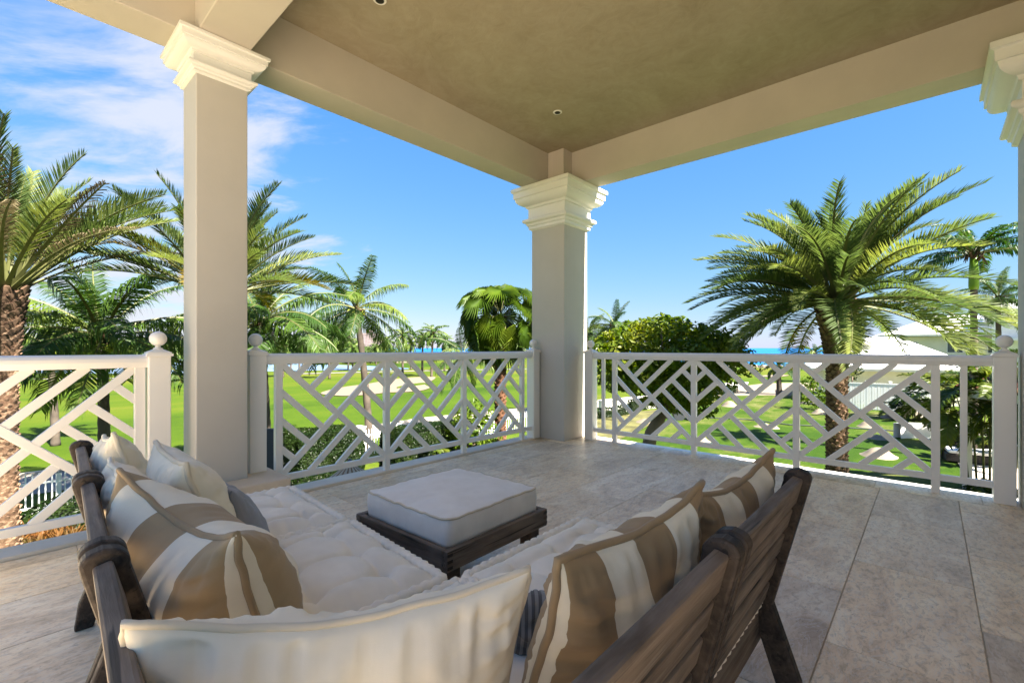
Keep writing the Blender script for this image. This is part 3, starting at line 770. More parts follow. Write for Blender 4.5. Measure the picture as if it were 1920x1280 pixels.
# ------------------------------------------------------------------ palms
LF = {}
LF['date'] = m_leaf('date_palm_leaf', (.050, .078, .021), (.087, .120, .031), (.158, .178, .041), .38)
LF['date_dry'] = m_leaf('dry_palm_leaf', (.062, .048, .026), (.107, .084, .048), (.152, .119, .062), .2, .7)
LF['date_gold'] = m_leaf('yellowing_palm_leaf', (.068, .068, .007), (.113, .090, .008), (.158, .096, .009), .25)
LF['coco'] = m_leaf('coconut_leaf', (.028, .060, .011), (.057, .101, .016), (.129, .165, .028), .32, .4)
LF['royal'] = m_leaf('royal_palm_leaf', (.014, .042, .006), (.028, .068, .007), (.057, .096, .011), .28, .4)
LF['fan'] = m_leaf('fan_palm_leaf', (.026, .053, .004), (.057, .101, .007), (.113, .147, .011), .3, .4)
LF['areca'] = m_leaf('areca_leaf', (.022, .046, .005), (.052, .081, .009), (.120, .134, .014), .28, .4)
LF['stem'] = m_paint('palm_stem', (.102, .106, .038), .5, .15)
LF['crownshaft'] = m_paint('green_crownshaft', (.12, .22, .012), .35, .1)
def f_():
    a = NT('palm_bark'); v = a.objr(5)
    n = a.noise(a.map(v, (5, 5, 9)), 2, 5, .65); f = a.noise(a.map(v, (40, 40, 10)), 2, 4, .6)
    return a.done(a.ramp(n, [(.32, (.033, .018, .012)), (.5, (.093, .054, .033)), (.70, (.240, .173, .117))]), .85, f, .6, .02, .15)
LF['bark'] = f_()
LF['boot'] = m_paint('cut_leaf_base', (.173, .104, .066), .9, .55, .6)
LF['bark_red'] = m_paint('red_brown_fibre', (.13, .060, .032), .9, .35, .6)
LF['coco_bark'] = m_paint('coconut_bark', (.081, .064, .051), .9, .3, .6)
LF['husk'] = m_paint('palm_husk', (.10, .058, .030), .9, .4, .6)
LF['nut'] = m_paint('green_coconut', (.22, .26, .03), .45, .25)

def frond_mesh(name, L, e0, droop, n, ll, lw, vee=.35, hang=.3, fwd=.55, seed=1, bare=.18, mats=None, pw=1.35, tipdrop=.0, r0=.022):
    rnd = random.Random(seed); NP = 18; pts = []; p = np.zeros(3); th = []
    for i in range(NP + 1):
        s = i / NP; a = e0 - droop * s ** pw; th.append(a); pts.append(p.copy())
        p = p + np.array([math.cos(a), 0, math.sin(a)]) * L / NP
    pts = np.array(pts); side_bend = rnd.uniform(-.10, .10) * L
    pts[:, 1] += side_bend * (np.linspace(0, 1, NP + 1) ** 2)
    V = []; F = []; I = []
    rad = [r0 * (1 - .85 * i / NP) + .002 for i in range(NP + 1)]; rad[0] *= 1.9; rad[1] *= 1.3
    for i in range(NP + 1):
        t = np.array([math.cos(th[i]), 0, math.sin(th[i])]); nn = np.array([-t[2], 0, t[0]]); b = np.array([0, 1, 0])
        for k in range(3):
            a = 2 * math.pi * k / 3 + math.pi / 2; V.append(pts[i] + (b * math.cos(a) * 1.2 + nn * math.sin(a) * .8) * rad[i])
    for i in range(NP):
        for k in range(3): F.append((i * 3 + k, i * 3 + (k + 1) % 3, i * 3 + 3 + (k + 1) % 3, i * 3 + 3 + k)); I.append(1)
    for q in range(n):
        s = bare + (1 - bare) * (q + .5) / n; x = s * NP; i = min(int(x), NP - 1); f = x - i
        base = pts[i] * (1 - f) + pts[i + 1] * f; a = th[i] * (1 - f) + th[i + 1] * f
        t = np.array([math.cos(a), 0, math.sin(a)]); nn = np.array([-t[2], 0, t[0]])
        u = (s - bare) / (1 - bare); prof = min(1, .35 + 2.6 * u) * (1 - .62 * max(0, (u - .35) / .65) ** 1.6)
        for sd_ in (-1, 1):
            l_ = ll * prof * rnd.uniform(.82, 1.1); v_ = vee + rnd.uniform(-.22, .22); fw = fwd * (1 + .9 * u) + rnd.uniform(-.12, .12)
            d = np.array([0, sd_, 0]) * math.cos(v_) + nn * math.sin(v_) + t * fw; d /= np.linalg.norm(d)
            hg = hang * rnd.uniform(.7, 1.25)
            m_ = base + d * l_ * .5 + np.array([0, 0, -hg * l_ * .14]); tip = base + d * l_ * (1 - .35 * hg) + np.array([0, 0, -hg * l_ * .62])
            wv = t * .8 + nn * .5 * rnd.uniform(-.6, 1); wv -= d * wv.dot(d); wv /= np.linalg.norm(wv) + 1e-6
            w_ = lw * (.65 + .35 * prof) * .5; o = len(V)
            V += [base + wv * w_ * .6, base - wv * w_ * .6, m_ - wv * w_, m_ + wv * w_, tip]
            F += [(o, o + 1, o + 2, o + 3), (o + 3, o + 2, o + 4)]; I += [0, 0]
    return mesh_of(name, V, F, mats, I)
def fan_mesh(name, L, e0, droop, rad, n, seed, mats):
    """a fan leaf: bare stalk and a pleated, split fan with drooping tips"""
    rnd = random.Random(seed); NP = 8; V = []; F = []; I = []; pts = []; p = np.zeros(3)
    for i in range(NP + 1):
        a = e0 - droop * (i / NP) ** 1.4; pts.append(p.copy()); p = p + np.array([math.cos(a), 0, math.sin(a)]) * L / NP
    for i in range(NP + 1):
        for k in range(3):
            an = 2.1 * k; V.append(pts[i] + np.array([0, math.cos(an), math.sin(an)]) * .014)
    for i in range(NP):
        for k in range(3): F.append((i * 3 + k, i * 3 + (k + 1) % 3, i * 3 + 3 + (k + 1) % 3, i * 3 + 3 + k)); I.append(1)
    a = e0 - droop - .95; t = np.array([math.cos(a), 0, math.sin(a)]); nn = np.array([-t[2], 0, t[0]]); b = np.array([0, 1, 0]); c = pts[-1]
    for k in range(n):
        ph = -2.3 + 4.6 * k / (n - 1); hw = 2.3 / (n - 1) * .98
        l_ = rad * (1 - .16 * abs(ph) / 2.3) * rnd.uniform(.92, 1.06)
        def dirv(x, lift): return t * math.cos(x) + b * math.sin(x) + nn * lift
        cup = .12 * abs(ph) / 2.3
        d0 = dirv(ph, cup); m_ = c + d0 * l_ * .58 + nn * .03; tip = c + d0 * l_ * .93 + np.array([0, 0, -l_ * rnd.uniform(.16, .36)])
        e1 = c + dirv(ph - hw, cup - .05) * l_ * .56; e2 = c + dirv(ph + hw, cup - .05) * l_ * .56; o = len(V)
        V += [c, e1, m_, e2, tip]; F += [(o, o + 1, o + 2), (o, o + 2, o + 3), (o + 1, o + 4, o + 2), (o + 2, o + 4, o + 3)]; I += [0] * 4
    return mesh_of(name, V, F, mats, I)
FR = {}
def variants(key, es, mk):
    FR[key] = [(e, mk(R(e), i)) for i, e in enumerate(es)]
ES = (84, 68, 52, 36, 18, 0, -22, -45)
ms = lambda m: [LF[m], LF['stem']]
variants('date', ES, lambda e, i: frond_mesh('frond', 1, e, R(62 if i < 6 else 40), 84, .175, .0085, .55, .12, .62, 10 + i, .20, ms('date'), r0=.011))
variants('date_up', ES, lambda e, i: frond_mesh('frond', 1, e, R(34 if i < 6 else 26), 84, .165, .0085, .6, .10, .66, 310 + i, .24, ms('date'), r0=.011))
variants('date_mid', ES, lambda e, i: frond_mesh('frond', 1, e, R(50 if i < 6 else 34), 88, .17, .0085, .55, .12, .64, 330 + i, .20, ms('date'), r0=.011))
variants('date_dry', ES, lambda e, i: frond_mesh('frond', 1, e, R(38), 70, .15, .007, .5, .55, .62, 30 + i, .26, ms('date_dry'), r0=.010))
variants('date_gold', ES, lambda e, i: frond_mesh('frond', 1, e, R(50), 80, .17, .0088, .5, .2, .6, 50 + i, .22, ms('date_gold'), r0=.010))
variants('coco', ES, lambda e, i: frond_mesh('frond', 1, e, R((44, 56, 68, 78, 80, 64, 60, 50)[i]), 74, .255, .0135, .05, 1.0 if i > 1 else .6, .40, 70 + i, .15, ms('coco'), 1.2, r0=.012))
variants('royal', ES, lambda e, i: frond_mesh('frond', 1, e, R(85), 64, .23, .019, .25, .75, .42, 90 + i, .12, ms('royal'), 1.3, r0=.013))
variants('areca', ES, lambda e, i: frond_mesh('frond', 1, e, R(78), 56, .27, .030, .35, .35, .5, 110 + i, .25, ms('areca'), 1.25, r0=.009))
variants('far', ES, lambda e, i: frond_mesh('frond', 1, e, R(82), 15, .27, .060, .05, .9, .42, 130 + i, .12, ms('coco'), 1.2, r0=.02))
variants('fan', ES, lambda e, i: fan_mesh('frond', .95, e, R(24 if i < 4 else 34), .60, 34, 150 + i, ms('fan')))
def put_fronds(t, top, key, n, L, hi=86, lo=-30, seed=0, pwr=.85, skip=None, alt=None, spread=.0):
    rnd = random.Random(seed); g0 = rnd.uniform(0, 6)
    for i in range(n):
        f = ((i + .5) / n) ** pwr; e = hi + (lo - hi) * f + rnd.uniform(-7, 7); az = g0 + i * 2.39996 + rnd.uniform(-.22, .22)
        if skip and skip(e, Vector((math.cos(az), math.sin(az), 0))): continue
        k_ = key
        if alt:
            for kk, pr, f0, f1 in alt:
                if f0 <= f <= f1 and rnd.random() < pr: k_ = kk
        ev, me = min(FR[k_], key=lambda q: abs(q[0] - e))
        s = L * rnd.uniform(.86, 1.08) * (.84 + .16 * min(1, f * 3.2))
        tilt = R(e - ev)
        o = inst('frond', me, t, Vector(top) + Vector((math.cos(az), math.sin(az), 0)) * spread, (0, 0, 0), s)
        o.rotation_euler = Matrix.Rotation(az, 3, 'Z').__matmul__(Matrix.Rotation(-tilt, 3, 'Y')).__matmul__(Matrix.Rotation(rnd.uniform(-.35, .35), 3, 'X')).to_euler()
def bent_path(h, lean, n=12, base_kick=.0):
    return [Vector((lean[0] * (i / n) ** 1.5 + base_kick * (1 - i / n) ** 3, lean[1] * (i / n) ** 1.5, h * i / n)) for i in range(n + 1)]
def boots(mb, path, rads, step, size, rnd, z0=0, flare=0):
    """spiral of cut leaf bases"""
    h = path[-1].z; j = 0; z = z0
    while z < h:
        f = z / h; i = min(int(f * (len(path) - 1)), len(path) - 2); g = f * (len(path) - 1) - i
        c = path[i].lerp(path[i + 1], g); r = rads[i] * (1 - g) + rads[i + 1] * g
        a = j * 2.39996; d = Vector((math.cos(a), math.sin(a), 0)); s = Vector((-d.y, d.x, 0)); sz = size * (1 + flare * max(0, (f - .75) * 4)) * rnd.uniform(.8, 1.2)
        b = c + d * r * .96
        V = [b - s * sz * .55, b + s * sz * .55, b + Vector((0, 0, sz * .55)) + d * sz * .42 - s * sz * .28, b + Vector((0, 0, sz * .6)) + d * sz * .46 + s * sz * .28, b + Vector((0, 0, sz * .75)) - d * sz * .1, b - Vector((0, 0, sz * .35)) + d * sz * .06]
        mb.add(V, [(0, 5, 2), (5, 3, 2), (5, 1, 3), (0, 2, 4), (1, 4, 3), (2, 3, 4)])
        j += 1; z += step * rnd.uniform(.8, 1.2) / 8
def date_palm(label, px, d, crown_y, L, n, r, seed, **k):
    loc = G(px, d); h = ZY(crown_y, d) - ZG; rnd = random.Random(seed)
    t = thing('date_palm', label, 'palm tree', loc, 0, 'date palms with thick scarred trunks')
    path = bent_path(h, k.get('lean', (0, 0)), 14); rads = [r * (1.12 - .22 * min(1, i / 5)) * (1 + k.get('flare', .5) * max(0, (i - 10) / 4) ** 1.4) for i in range(15)]
    MB().tube(path, rads, 14).build('trunk', LF['bark'], t, smooth=True)
    b = MB(); boots(b, path, rads, .075, .085, rnd, .05, 1.0); tag(b.build('leaf_base', LF['boot'], t), kind='stuff')
    top = path[-1]
    put_fronds(t, top, k.get('key', 'date'), n, L, k.get('hi', 86), k.get('lo', -32), seed, k.get('pwr', .85), k.get('skip'), k.get('alt'), r * .8)
    return t
def coco_palm(label, px, d, crown_y, L, n, r, seed, base_px=None, nuts=5, key='coco', group='coconut palms', lo=-38, name='coconut_palm', hi=84):
    loc = G(base_px if base_px is not None else px, d); top_w = G(px, d); h = ZY(crown_y, d) - ZG; rnd = random.Random(seed)
    t = thing(name, label, 'palm tree', loc, 0, group)
    lean = (top_w - loc)[:2]; n_ = 26; path = bent_path(h, lean, n_)
    rads = [r * (1.35 if i == 0 else 1.12 - .35 * i / n_) * (1.05 if i % 2 else .96) for i in range(n_ + 1)]
    MB().tube(path, rads, 10).build('trunk', LF['coco_bark'], t, smooth=True)
    top = path[-1]
    hk = MB()
    for i in range(16):
        a = i * 2.4; d_ = Vector((math.cos(a), math.sin(a), 0)); q = top + d_ * r * .8 + Vector((0, 0, rnd.uniform(-.32, .05)))
        hk.tube([q, q + d_ * .13 + Vector((0, 0, .13)), q + d_ * rnd.uniform(.16, .3) + Vector((0, 0, rnd.uniform(-.25, .3)))], [.05, .045, .012], 5)
    hk.build('husk', LF['husk'], t)
    if nuts:
        for i in range(nuts):
            a = rnd.uniform(0, 6.28); c = top + Vector((math.cos(a) * (r + .14), math.sin(a) * (r + .14), rnd.uniform(-.32, -.08)))
            MB().lathe([(.1 * math.cos(x) * 1, .13 * math.sin(x)) for x in [R(-88 + 22 * q) for q in range(9)]], c, 9).build('coconut', LF['nut'], t, smooth=True)
    put_fronds(t, top, key, n, L, hi, lo, seed, .9)
    return t
date_palm('big date palm at the left edge with upright brown tinged fronds', 2, 8.6, 545, 3.0, 60, .25, 3, key='date_up', hi=90, lo=34, pwr=.8, alt=[('date_dry', .5, .4, 1)])
date_palm('date palm half hidden behind the slim column, yellowing fronds', 412, 11.5, 552, 2.95, 50, .24, 16, key='date_up', hi=88, lo=14, alt=[('date_gold', .22, .3, 1), ('date_dry', .08, .6, 1)])
date_palm('full round date palm on the lawn right of the broad tree', 1569, 10.6, 568, 3.0, 128, .225, 12, key='date_mid', hi=90, lo=-12, pwr=.84, flare=1.15, skip=lambda e, v: v.dot(Vector((SF, -CF, 0))) > .35 and 12 < e < 56, alt=[('date_gold', .07, .5, 1), ('date_dry', .04, .7, 1)])
coco_palm('dark coconut palm between left date palm and slim column', 191, 13, 635, 3.4, 26, .145, 21, 197, lo=-14)
coco_palm('smaller yellowish coconut palm behind the left date palm', 92, 21, 652, 2.9, 18, .15, 22, 104, lo=-18)
coco_palm('coconut palm just right of the slim column with drooping fronds', 488, 16, 608, 3.3, 26, .17, 23, 500, lo=-14)
coco_palm('tall curved coconut palm with green nuts over the bunker', 668, 20, 580, 2.95, 22, .15, 25, 693, 8)
def fan_palm(label, px, d, cy, s, n, r, seed):
    loc = G(px, d); h = ZY(cy, d) - ZG; t = thing('fan_palm', label, 'palm tree', loc)
    path = bent_path(h, (0, 0), 12); rads = [r * (1.1 - .1 * i / 12) for i in range(13)]
    MB().tube(path, rads, 12).build('trunk', LF['bark_red'], t, smooth=True)
    b = MB(); boots(b, path, rads, .16, .12, random.Random(seed), .1, .3); tag(b.build('leaf_base', LF['bark_red'], t), kind='stuff')
    put_fronds(t, path[-1], 'fan', n, s, 84, -55, seed, .9)
    sk = MB(); rn = random.Random(3)
    for i in range(60):
        a = rn.uniform(-.5, .9); dr = Vector((math.cos(a), math.sin(a), 0)); q = path[-1] + dr * r * .9; e = q + dr * rn.uniform(.25, .55) + Vector((0, 0, -rn.uniform(.5, 1.5)))
        sk.tube([q, (q + e) / 2 + dr * .12, e], [.018, .02, .006], 3)
    sk.build('dry_skirt', LF['date_dry'], t)
    return t
fan_palm('bright green fan palm left of the corner column', 938, 16, 596, 1.30, 46, .17, 8)
coco_palm('royal palm with green crownshaft at the far right', 1826, 18, 478, 2.55, 17, .13, 31, None, 0, 'royal', None, 5, 'royal_palm', 78)
_rp = [o for o in bpy.data.objects if o.name.startswith('royal_palm')][0]
hh = ZY(478, 18) - ZG
MB().tube([(0, 0, hh - 1.35), (0, 0, hh - 1.2), (0, 0, hh - .6), (0, 0, hh + .1)], [.135, .16, .15, .10], 12).build('crownshaft', LF['crownshaft'], _rp, smooth=True)
coco_palm('green palm behind the royal palm near the white roof', 1872, 26, 560, 2.4, 22, .14, 33, None, 0, 'coco', 'coconut palms', -25)
coco_palm('palm crown just right of the corner column, nearest it', 1103, 30, 622, 2.1, 18, .13, 34, None, 0)
coco_palm('palm crown rising behind the broad leaved tree', 1152, 28, 612, 2.0, 20, .13, 35, None, 0)
coco_palm('short palm with bare trunk on the sand seen through the right railing', 1459, 43.5, 688, 2.0, 20, .22, 36, 1461, 0, 'royal', None, -20, 'garden_palm')
coco_palm('dark palm hanging over the rail left of the fan palm', 868, 24, 668, 2.3, 16, .12, 37, None, 0)
fars = [(562, 640, 85, 'small far palm left of the distant pale hotel'), (528, 648, 70, 'low far palm beside the ball finial of the middle railing'), (615, 622, 66, 'tallest far palm left of the curved coconut palm'),
        (655, 640, 95, 'thin far palm in front of the distant pale hotel'), (663, 652, 90, 'low far palm hidden behind the curved trunk'), (590, 655, 110, 'very low far palm on the tree line'),
        (725, 640, 86, 'far palm just right of the distant hotel'), (755, 628, 74, 'far palm with golden fronds right of the hotel'), (770, 645, 95, 'low palm behind the golden far palm'),
        (793, 632, 74, 'far palm at the left of the tall pair before the sea'), (812, 624, 70, 'far palm at the right of the tall pair before the sea'), (834, 640, 88, 'far palm alone against the sea'),
        (706, 650, 120, 'tiny far palm at the foot of the hotel'), (545, 645, 95, 'far palm behind the low one by the finial'), (310, 655, 60, 'far palm left of the slim column beyond the pond'), (235, 650, 75, 'far palm beyond the pond behind the coconut palm'), (60, 652, 80, 'far palm behind the left date palm')]
for i, (px, cy, d, lb) in enumerate(fars):
    coco_palm(lb, px, d, cy, 2.5 + .3 * math.sin(i * 2), 22, .17, 200 + i, px + random.uniform(-3, 3), 0, 'far', 'far palms along the fairway', -35)
coco_palm('small palm crown left of the near white roof', 1527, 60, 664, 2.6, 20, .2, 61, None, 0, 'far', 'palms behind the near white house', -20, 'garden_palm')
coco_palm('small palm crown touching the near roof behind the date palm', 1624, 58, 655, 2.6, 20, .2, 62, None, 0, 'far', 'palms behind the near white house', -20, 'garden_palm')
def clump(label, px, d, nst, h, L, seed, nf=6, name='areca_clump', group='areca palm clumps', wd=.5, hi=80, lo=5):
    rnd = random.Random(seed); t = thing(name, label, 'palm clump', G(px, d), 0, group); st = MB()
    for i in range(nst):
        a = i * 2.4; b = Vector((math.cos(a), math.sin(a), 0)) * wd * (i / nst) ** .5; hh_ = h * rnd.uniform(.6, 1.05)
        tp = b * 1.9 + Vector((0, 0, hh_)); st.tube([b, b * 1.25 + Vector((0, 0, hh_ * .5)), tp], [.035, .03, .022], 6)
        put_fronds(t, tp, 'areca', nf, L, hi, lo, seed + i * 7, .9)
    st.build('stem', LF['stem'], t, smooth=True); return t
clump('fan shaped green areca clump before the white fence', 1722, 28, 9, .8, 1.5, 41, 6)
clump('tall dark areca clump beside the red tiled roof', 1856, 13.5, 8, 3.5, 1.7, 43, 8, lo=-20, hi=70)
clump('areca clump in front of the far white house', 1840, 20, 8, 3.6, 1.6, 44, 7, lo=-10)
clump('low areca clump near the wicker sofa at the right', 1885, 17, 6, 1.4, 1.2, 47, 6)
clump('areca clump against the far cream house wall', 1775, 36, 7, 2.5, 1.6, 48, 7)
clump('spiky young palm at the terrace edge behind the end post', 1862, 13.2, 4, .1, .95, 49, 6, wd=.12)

# ------------------------------------------------------------------ leafy trees, hedges, beds
LF['broad'] = m_leaf('broad_leaf', (.031, .067, .007), (.073, .116, .010), (.181, .185, .017), .42, .35, per=False)
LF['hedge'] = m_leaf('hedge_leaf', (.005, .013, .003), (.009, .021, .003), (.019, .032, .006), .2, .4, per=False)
LF['bush'] = m_leaf('bush_leaf', (.028, .057, .004), (.051, .090, .006), (.096, .135, .011), .3, .4, per=False)
LF['far_leaf'] = m_leaf('far_leaf', (.020, .042, .012), (.040, .070, .016), (.085, .11, .025), .25, .5, per=False)
LF['croton'] = m_leaf('croton_leaf', (.020, .035, .007), (.080, .045, .012), (.17, .060, .015), .25, .5, per=False)
LF['limb'] = m_paint('tree_bark', (.162, .121, .088), .9, .3, .7)
def leaf_mass(C, N, size, rnd, up=.5, asp=.5):
    """leaf quads at points C facing roughly N"""
    n = len(C); rs = np.random.RandomState(rnd)
    d = N + rs.normal(0, .55, (n, 3)) + np.array([0, 0, up]); d /= np.linalg.norm(d, axis=1, keepdims=True)
    a = np.cross(d, rs.normal(0, 1, (n, 3))); a /= np.linalg.norm(a, axis=1, keepdims=True) + 1e-9; b = np.cross(d, a)
    s = size * rs.uniform(.7, 1.25, (n, 1))
    V = np.stack([C - a * s, C + b * s * asp + d * s * .15, C + a * s, C - b * s * asp + d * s * .15], 1).reshape(-1, 3)
    F = np.arange(4 * n).reshape(n, 4); return V, F
def leaf_obj(name, V, F, mat, parent):
    me = bpy.data.meshes.new(name); me.from_pydata(V.tolist(), [], F.tolist()); me.materials.append(mat); me.update()
    o = bpy.data.objects.new(name, me); COL.objects.link(o); o.parent = parent; return tag(o, kind='stuff')
def blob_points(blobs, per, rs, shell=.35):
    C = []; N = []
    for (c, r) in blobs:
        n = int(per * r[0] * r[2]); d = rs.normal(0, 1, (n, 3)); d /= np.linalg.norm(d, axis=1, keepdims=True)
        q = 1 - shell * rs.rand(n, 1) ** 1.6
        C.append(np.array(c) + d * q * np.array(r)); N.append(d)
    return np.concatenate(C), np.concatenate(N)
def tree(label, px, d, blobs, trunk, leaf, size, per, seed, name='broadleaf_tree', cat='tree', shell=.45, group=None, limbs=True):
    rs = np.random.RandomState(seed); t = thing(name, label, cat, G(px, d), 0, group)
    C, N = blob_points(blobs, per, rs, shell); V, F = leaf_mass(C, N, size, seed, .35); leaf_obj('foliage', V, F, leaf, t)
    if trunk:
        m = MB(); m.tube(trunk[0], trunk[1], 9)
        if limbs:
            for i, (c, r) in enumerate(blobs[:9]):
                p = Vector(trunk[0][-1]); e = Vector(c); m.tube([p, p.lerp(e, .5) + Vector((0, 0, -.1)), e], [trunk[1][-1] * .7, .05, .02], 5)
        m.build('trunk', LF['limb'], t, smooth=True)
    return t
# right vector of the picture in world terms, to lay crowns out across the view
RV = Vector((SF, -CF, 0)); FV = Vector((CF, SF, 0))
def at(l, f, z): v = RV * l + FV * f; return (v.x, v.y, z)
rb = random.Random(12); d0 = 13.5; blobs = []
for px, py, rr_ in ((1145, 662, .62), (1180, 640, .62), (1222, 618, .62), (1265, 628, .66), (1312, 640, .66), (1350, 648, .58), (1160, 690, .66), (1205, 672, .8), (1255, 668, .85), (1305, 676, .8), (1355, 678, .66), (1380, 662, .42), (1150, 715, .5),
                    (1190, 712, .62), (1238, 712, .8), (1290, 716, .85), (1335, 706, .6), (1255, 748, .6), (1300, 752, .62), (1215, 742, .42), (1320, 740, .42), (1245, 602, .38), (1208, 610, .36), (1275, 604, .34)):
    for f in (-.9, .9, 0):
        if rr_ < .45 and f: continue
        blobs.append((at((px - 1235) / 869 * d0, f * rr_ * 1.3 + rb.uniform(-.3, .3), ZY(py, d0) - ZG), (rr_ * .9, rr_ * .9, rr_ * .62)))
for i in range(46):
    a = rb.uniform(.1, 3.0); q = rb.uniform(.92, 1.1); blobs.append((at(math.cos(a) * 2.05 * q, rb.uniform(-.7, .7), ZY(690, d0) - ZG + math.sin(a) * 1.18 * q), (rb.uniform(.16, .34),) * 2 + (rb.uniform(.16, .30),)))
tp_ = [Vector(at((px - 1235) / 869 * d0, 0, ZY(py, d0) - ZG)) for px, py in ((1212, 925), (1214, 850), (1221, 812), (1236, 785), (1248, 760), (1246, 735))]; tp_[0].z = 0
tree('broad spreading tree with yellow green leaves and a bent trunk', 1235, d0, blobs, (tp_, [.24, .20, .185, .17, .15, .12]), LF['broad'], .088, 800, 5, shell=.42)
bl = [(at(l, f, z), (r, r, r * .85)) for l, f, z, r in ((-.2, 0, 1.75, .6), (.35, .1, 1.7, .6), (.05, .3, 2.25, .55), (-.55, .2, 1.3, .45), (.75, 0, 1.2, .5), (.25, -.2, 1.25, .55), (-.15, -.3, 2.3, .4), (.55, .2, 2.1, .4))]
tree('bright young tree behind the middle railing near the fan palm', 878, 15.5, bl, ([Vector((0, 0, 0)), Vector((0, 0, .7)), Vector((.05, 0, 1.3))], [.06, .05, .04]), LF['bush'], .085, 900, 6, 'young_tree')
clump('dark feathery palm clump left of the bright young tree', 812, 15.5, 6, .9, 1.35, 71, 7, lo=-25)
bl = [(at(l, f, z), (r, r, r * .8)) for l, f, z, r in ((0, 0, 1.1, .8), (.7, .2, 1.5, .75), (-.6, .1, .9, .6), (.3, -.4, .7, .7), (1.1, 0, .9, .6), (.2, .3, 2.0, .6))]
tree('leafy green shrub left of the date palm trunk by the sand', 1518, 33, bl, None, LF['bush'], .14, 260, 8, 'garden_shrub', 'shrub')
bl = [(at(l, 0, z), (r, r, r)) for l, z, r in ((0, 3.1, .55), (.4, 2.8, .45), (-.3, 2.7, .4), (.1, 2.4, .4))]
tree('small dark tree at the corner of the near white house', 1598, 34.5, bl, ([Vector((0, 0, 0)), Vector((0, 0, 2.4))], [.06, .05]), LF['hedge'], .13, 240, 9, 'garden_shrub', 'shrub')
def hedge(label, pa, pb, depth, h, seed, mat='hedge', size=.045, dens=900, name='clipped_hedge', group='clipped dark hedges', bumpy=.12):
    """a clipped hedge along the line pa-pb"""
    a, b = Vector(pa), Vector(pb); ln = (b - a).length; ang = math.atan2(b.y - a.y, b.x - a.x)
    t = thing(name, label, 'hedge', (a.x, a.y, ZG), ang, group); rs = np.random.RandomState(seed)
    area = [(ln * depth, 'top'), (ln * h, 'f'), (ln * h, 'b'), (depth * h, 'l'), (depth * h, 'r')]; C = []; N = []
    for ar, s in area:
        n = int(dens * ar); u, v = rs.rand(n), rs.rand(n); o = np.ones(n)
        if s == 'top': c = np.stack([u * ln, v * depth, o * h], 1); nn = (0, 0, 1)
        elif s == 'f': c = np.stack([u * ln, 0 * o, v * h], 1); nn = (0, -1, 0)
        elif s == 'b': c = np.stack([u * ln, depth * o, v * h], 1); nn = (0, 1, 0)
        elif s == 'l': c = np.stack([0 * o, u * depth, v * h], 1); nn = (-1, 0, 0)
        else: c = np.stack([ln * o, u * depth, v * h], 1); nn = (1, 0, 0)
        C.append(c); N.append(np.tile(np.array(nn, float), (n, 1)))
    C = np.concatenate(C); N = np.concatenate(N)
    cen = np.array([ln / 2, depth / 2, h / 2]); hs_ = cen.copy(); q = np.abs((C - cen) / hs_); e = np.sort(q, 1)[:, 1:2]
    C = cen + (C - cen) * (1 - .13 * np.clip((e - .6) / .4, 0, 1) ** 2 * np.array([min(1, h / ln), 1, 1]))
    wob = np.array([noise.noise(Vector(c) * 1.6 + Vector((seed, 0, 0))) for c in C])[:, None]
    C = C + N * (wob * bumpy + rs.uniform(-.06, .02, (len(C), 1)))
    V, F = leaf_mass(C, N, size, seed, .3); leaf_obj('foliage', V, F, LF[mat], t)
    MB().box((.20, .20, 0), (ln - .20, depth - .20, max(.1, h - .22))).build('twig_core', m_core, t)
    return t
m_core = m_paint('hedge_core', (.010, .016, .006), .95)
hedge('tall clipped hedge behind the left end of the middle railing', G(552, 12.5), G(692, 14.0), 1.5, 2.02, 3, size=.036, dens=1500)
hedge('long clipped hedge right of the white gate pier', G(750, 14.0), G(892, 16.4), 1.3, 1.85, 4, size=.036, dens=1500)
hedge('lower dark hedge at the foot of the middle railing', G(470, 10.2), G(640, 11.0), 1.2, 1.0, 5, size=.036, dens=1500)
hedge('hedge below the middle railing close to the house', G(640, 11.2), G(860, 12.4), 1.2, .8, 6, size=.036, dens=1500)
hedge('low hedge line beyond the lawn behind the bent trunk', P(1108, 790), P(1182, 778), .6, .65, 7, size=.06, dens=350)
hedge('low hedge line right of the broad tree', P(1335, 742), P(1385, 736), .7, .7, 8, size=.07, dens=260)
hedge('short hedge block behind the broad tree trunk', P(1185, 772), P(1232, 765), .7, .9, 9, size=.06, dens=300)
hedge('narrow sunny planting strip below the right railing', Vector((9.6, 3.4, 0)), Vector((9.6, -2.5, 0)), .8, .55, 10, 'bush', .05, 420, 'planting_strip', None)
hedge('low green bed beside the left date palm', G(20, 10.6), G(150, 10.9), 1.6, .62, 11, size=.05, dens=420)
def bed(label, px, d, n, seed, spread, mat='croton'):
    rs = np.random.RandomState(seed); t = thing('croton_bed', label, 'plants', G(px, d)); V = []; F = []
    for i in range(n):
        c = np.array(at(rs.uniform(-spread, spread), rs.uniform(-.5, .6), rs.uniform(.1, .35)))
        for k in range(12):
            a = rs.uniform(0, 6.28); e = rs.uniform(.2, 1.2); dr = np.array([math.cos(a) * math.cos(e), math.sin(a) * math.cos(e), math.sin(e)]); s = np.array([-math.sin(a), math.cos(a), 0]) * .018; l_ = rs.uniform(.16, .3); o = len(V)
            V += [c, c + dr * l_ * .5 + s, c + dr * l_, c + dr * l_ * .5 - s]; F.append((o, o + 1, o + 2, o + 3))
    leaf_obj('foliage', np.array(V), np.array(F), LF[mat], t); return t
bed('orange and red croton plants at the foot of the left railing', 75, 9.9, 190, 3, 1.25)
bed('russet plants below the left railing beside the crotons', 60, 9.0, 120, 4, 1.2)
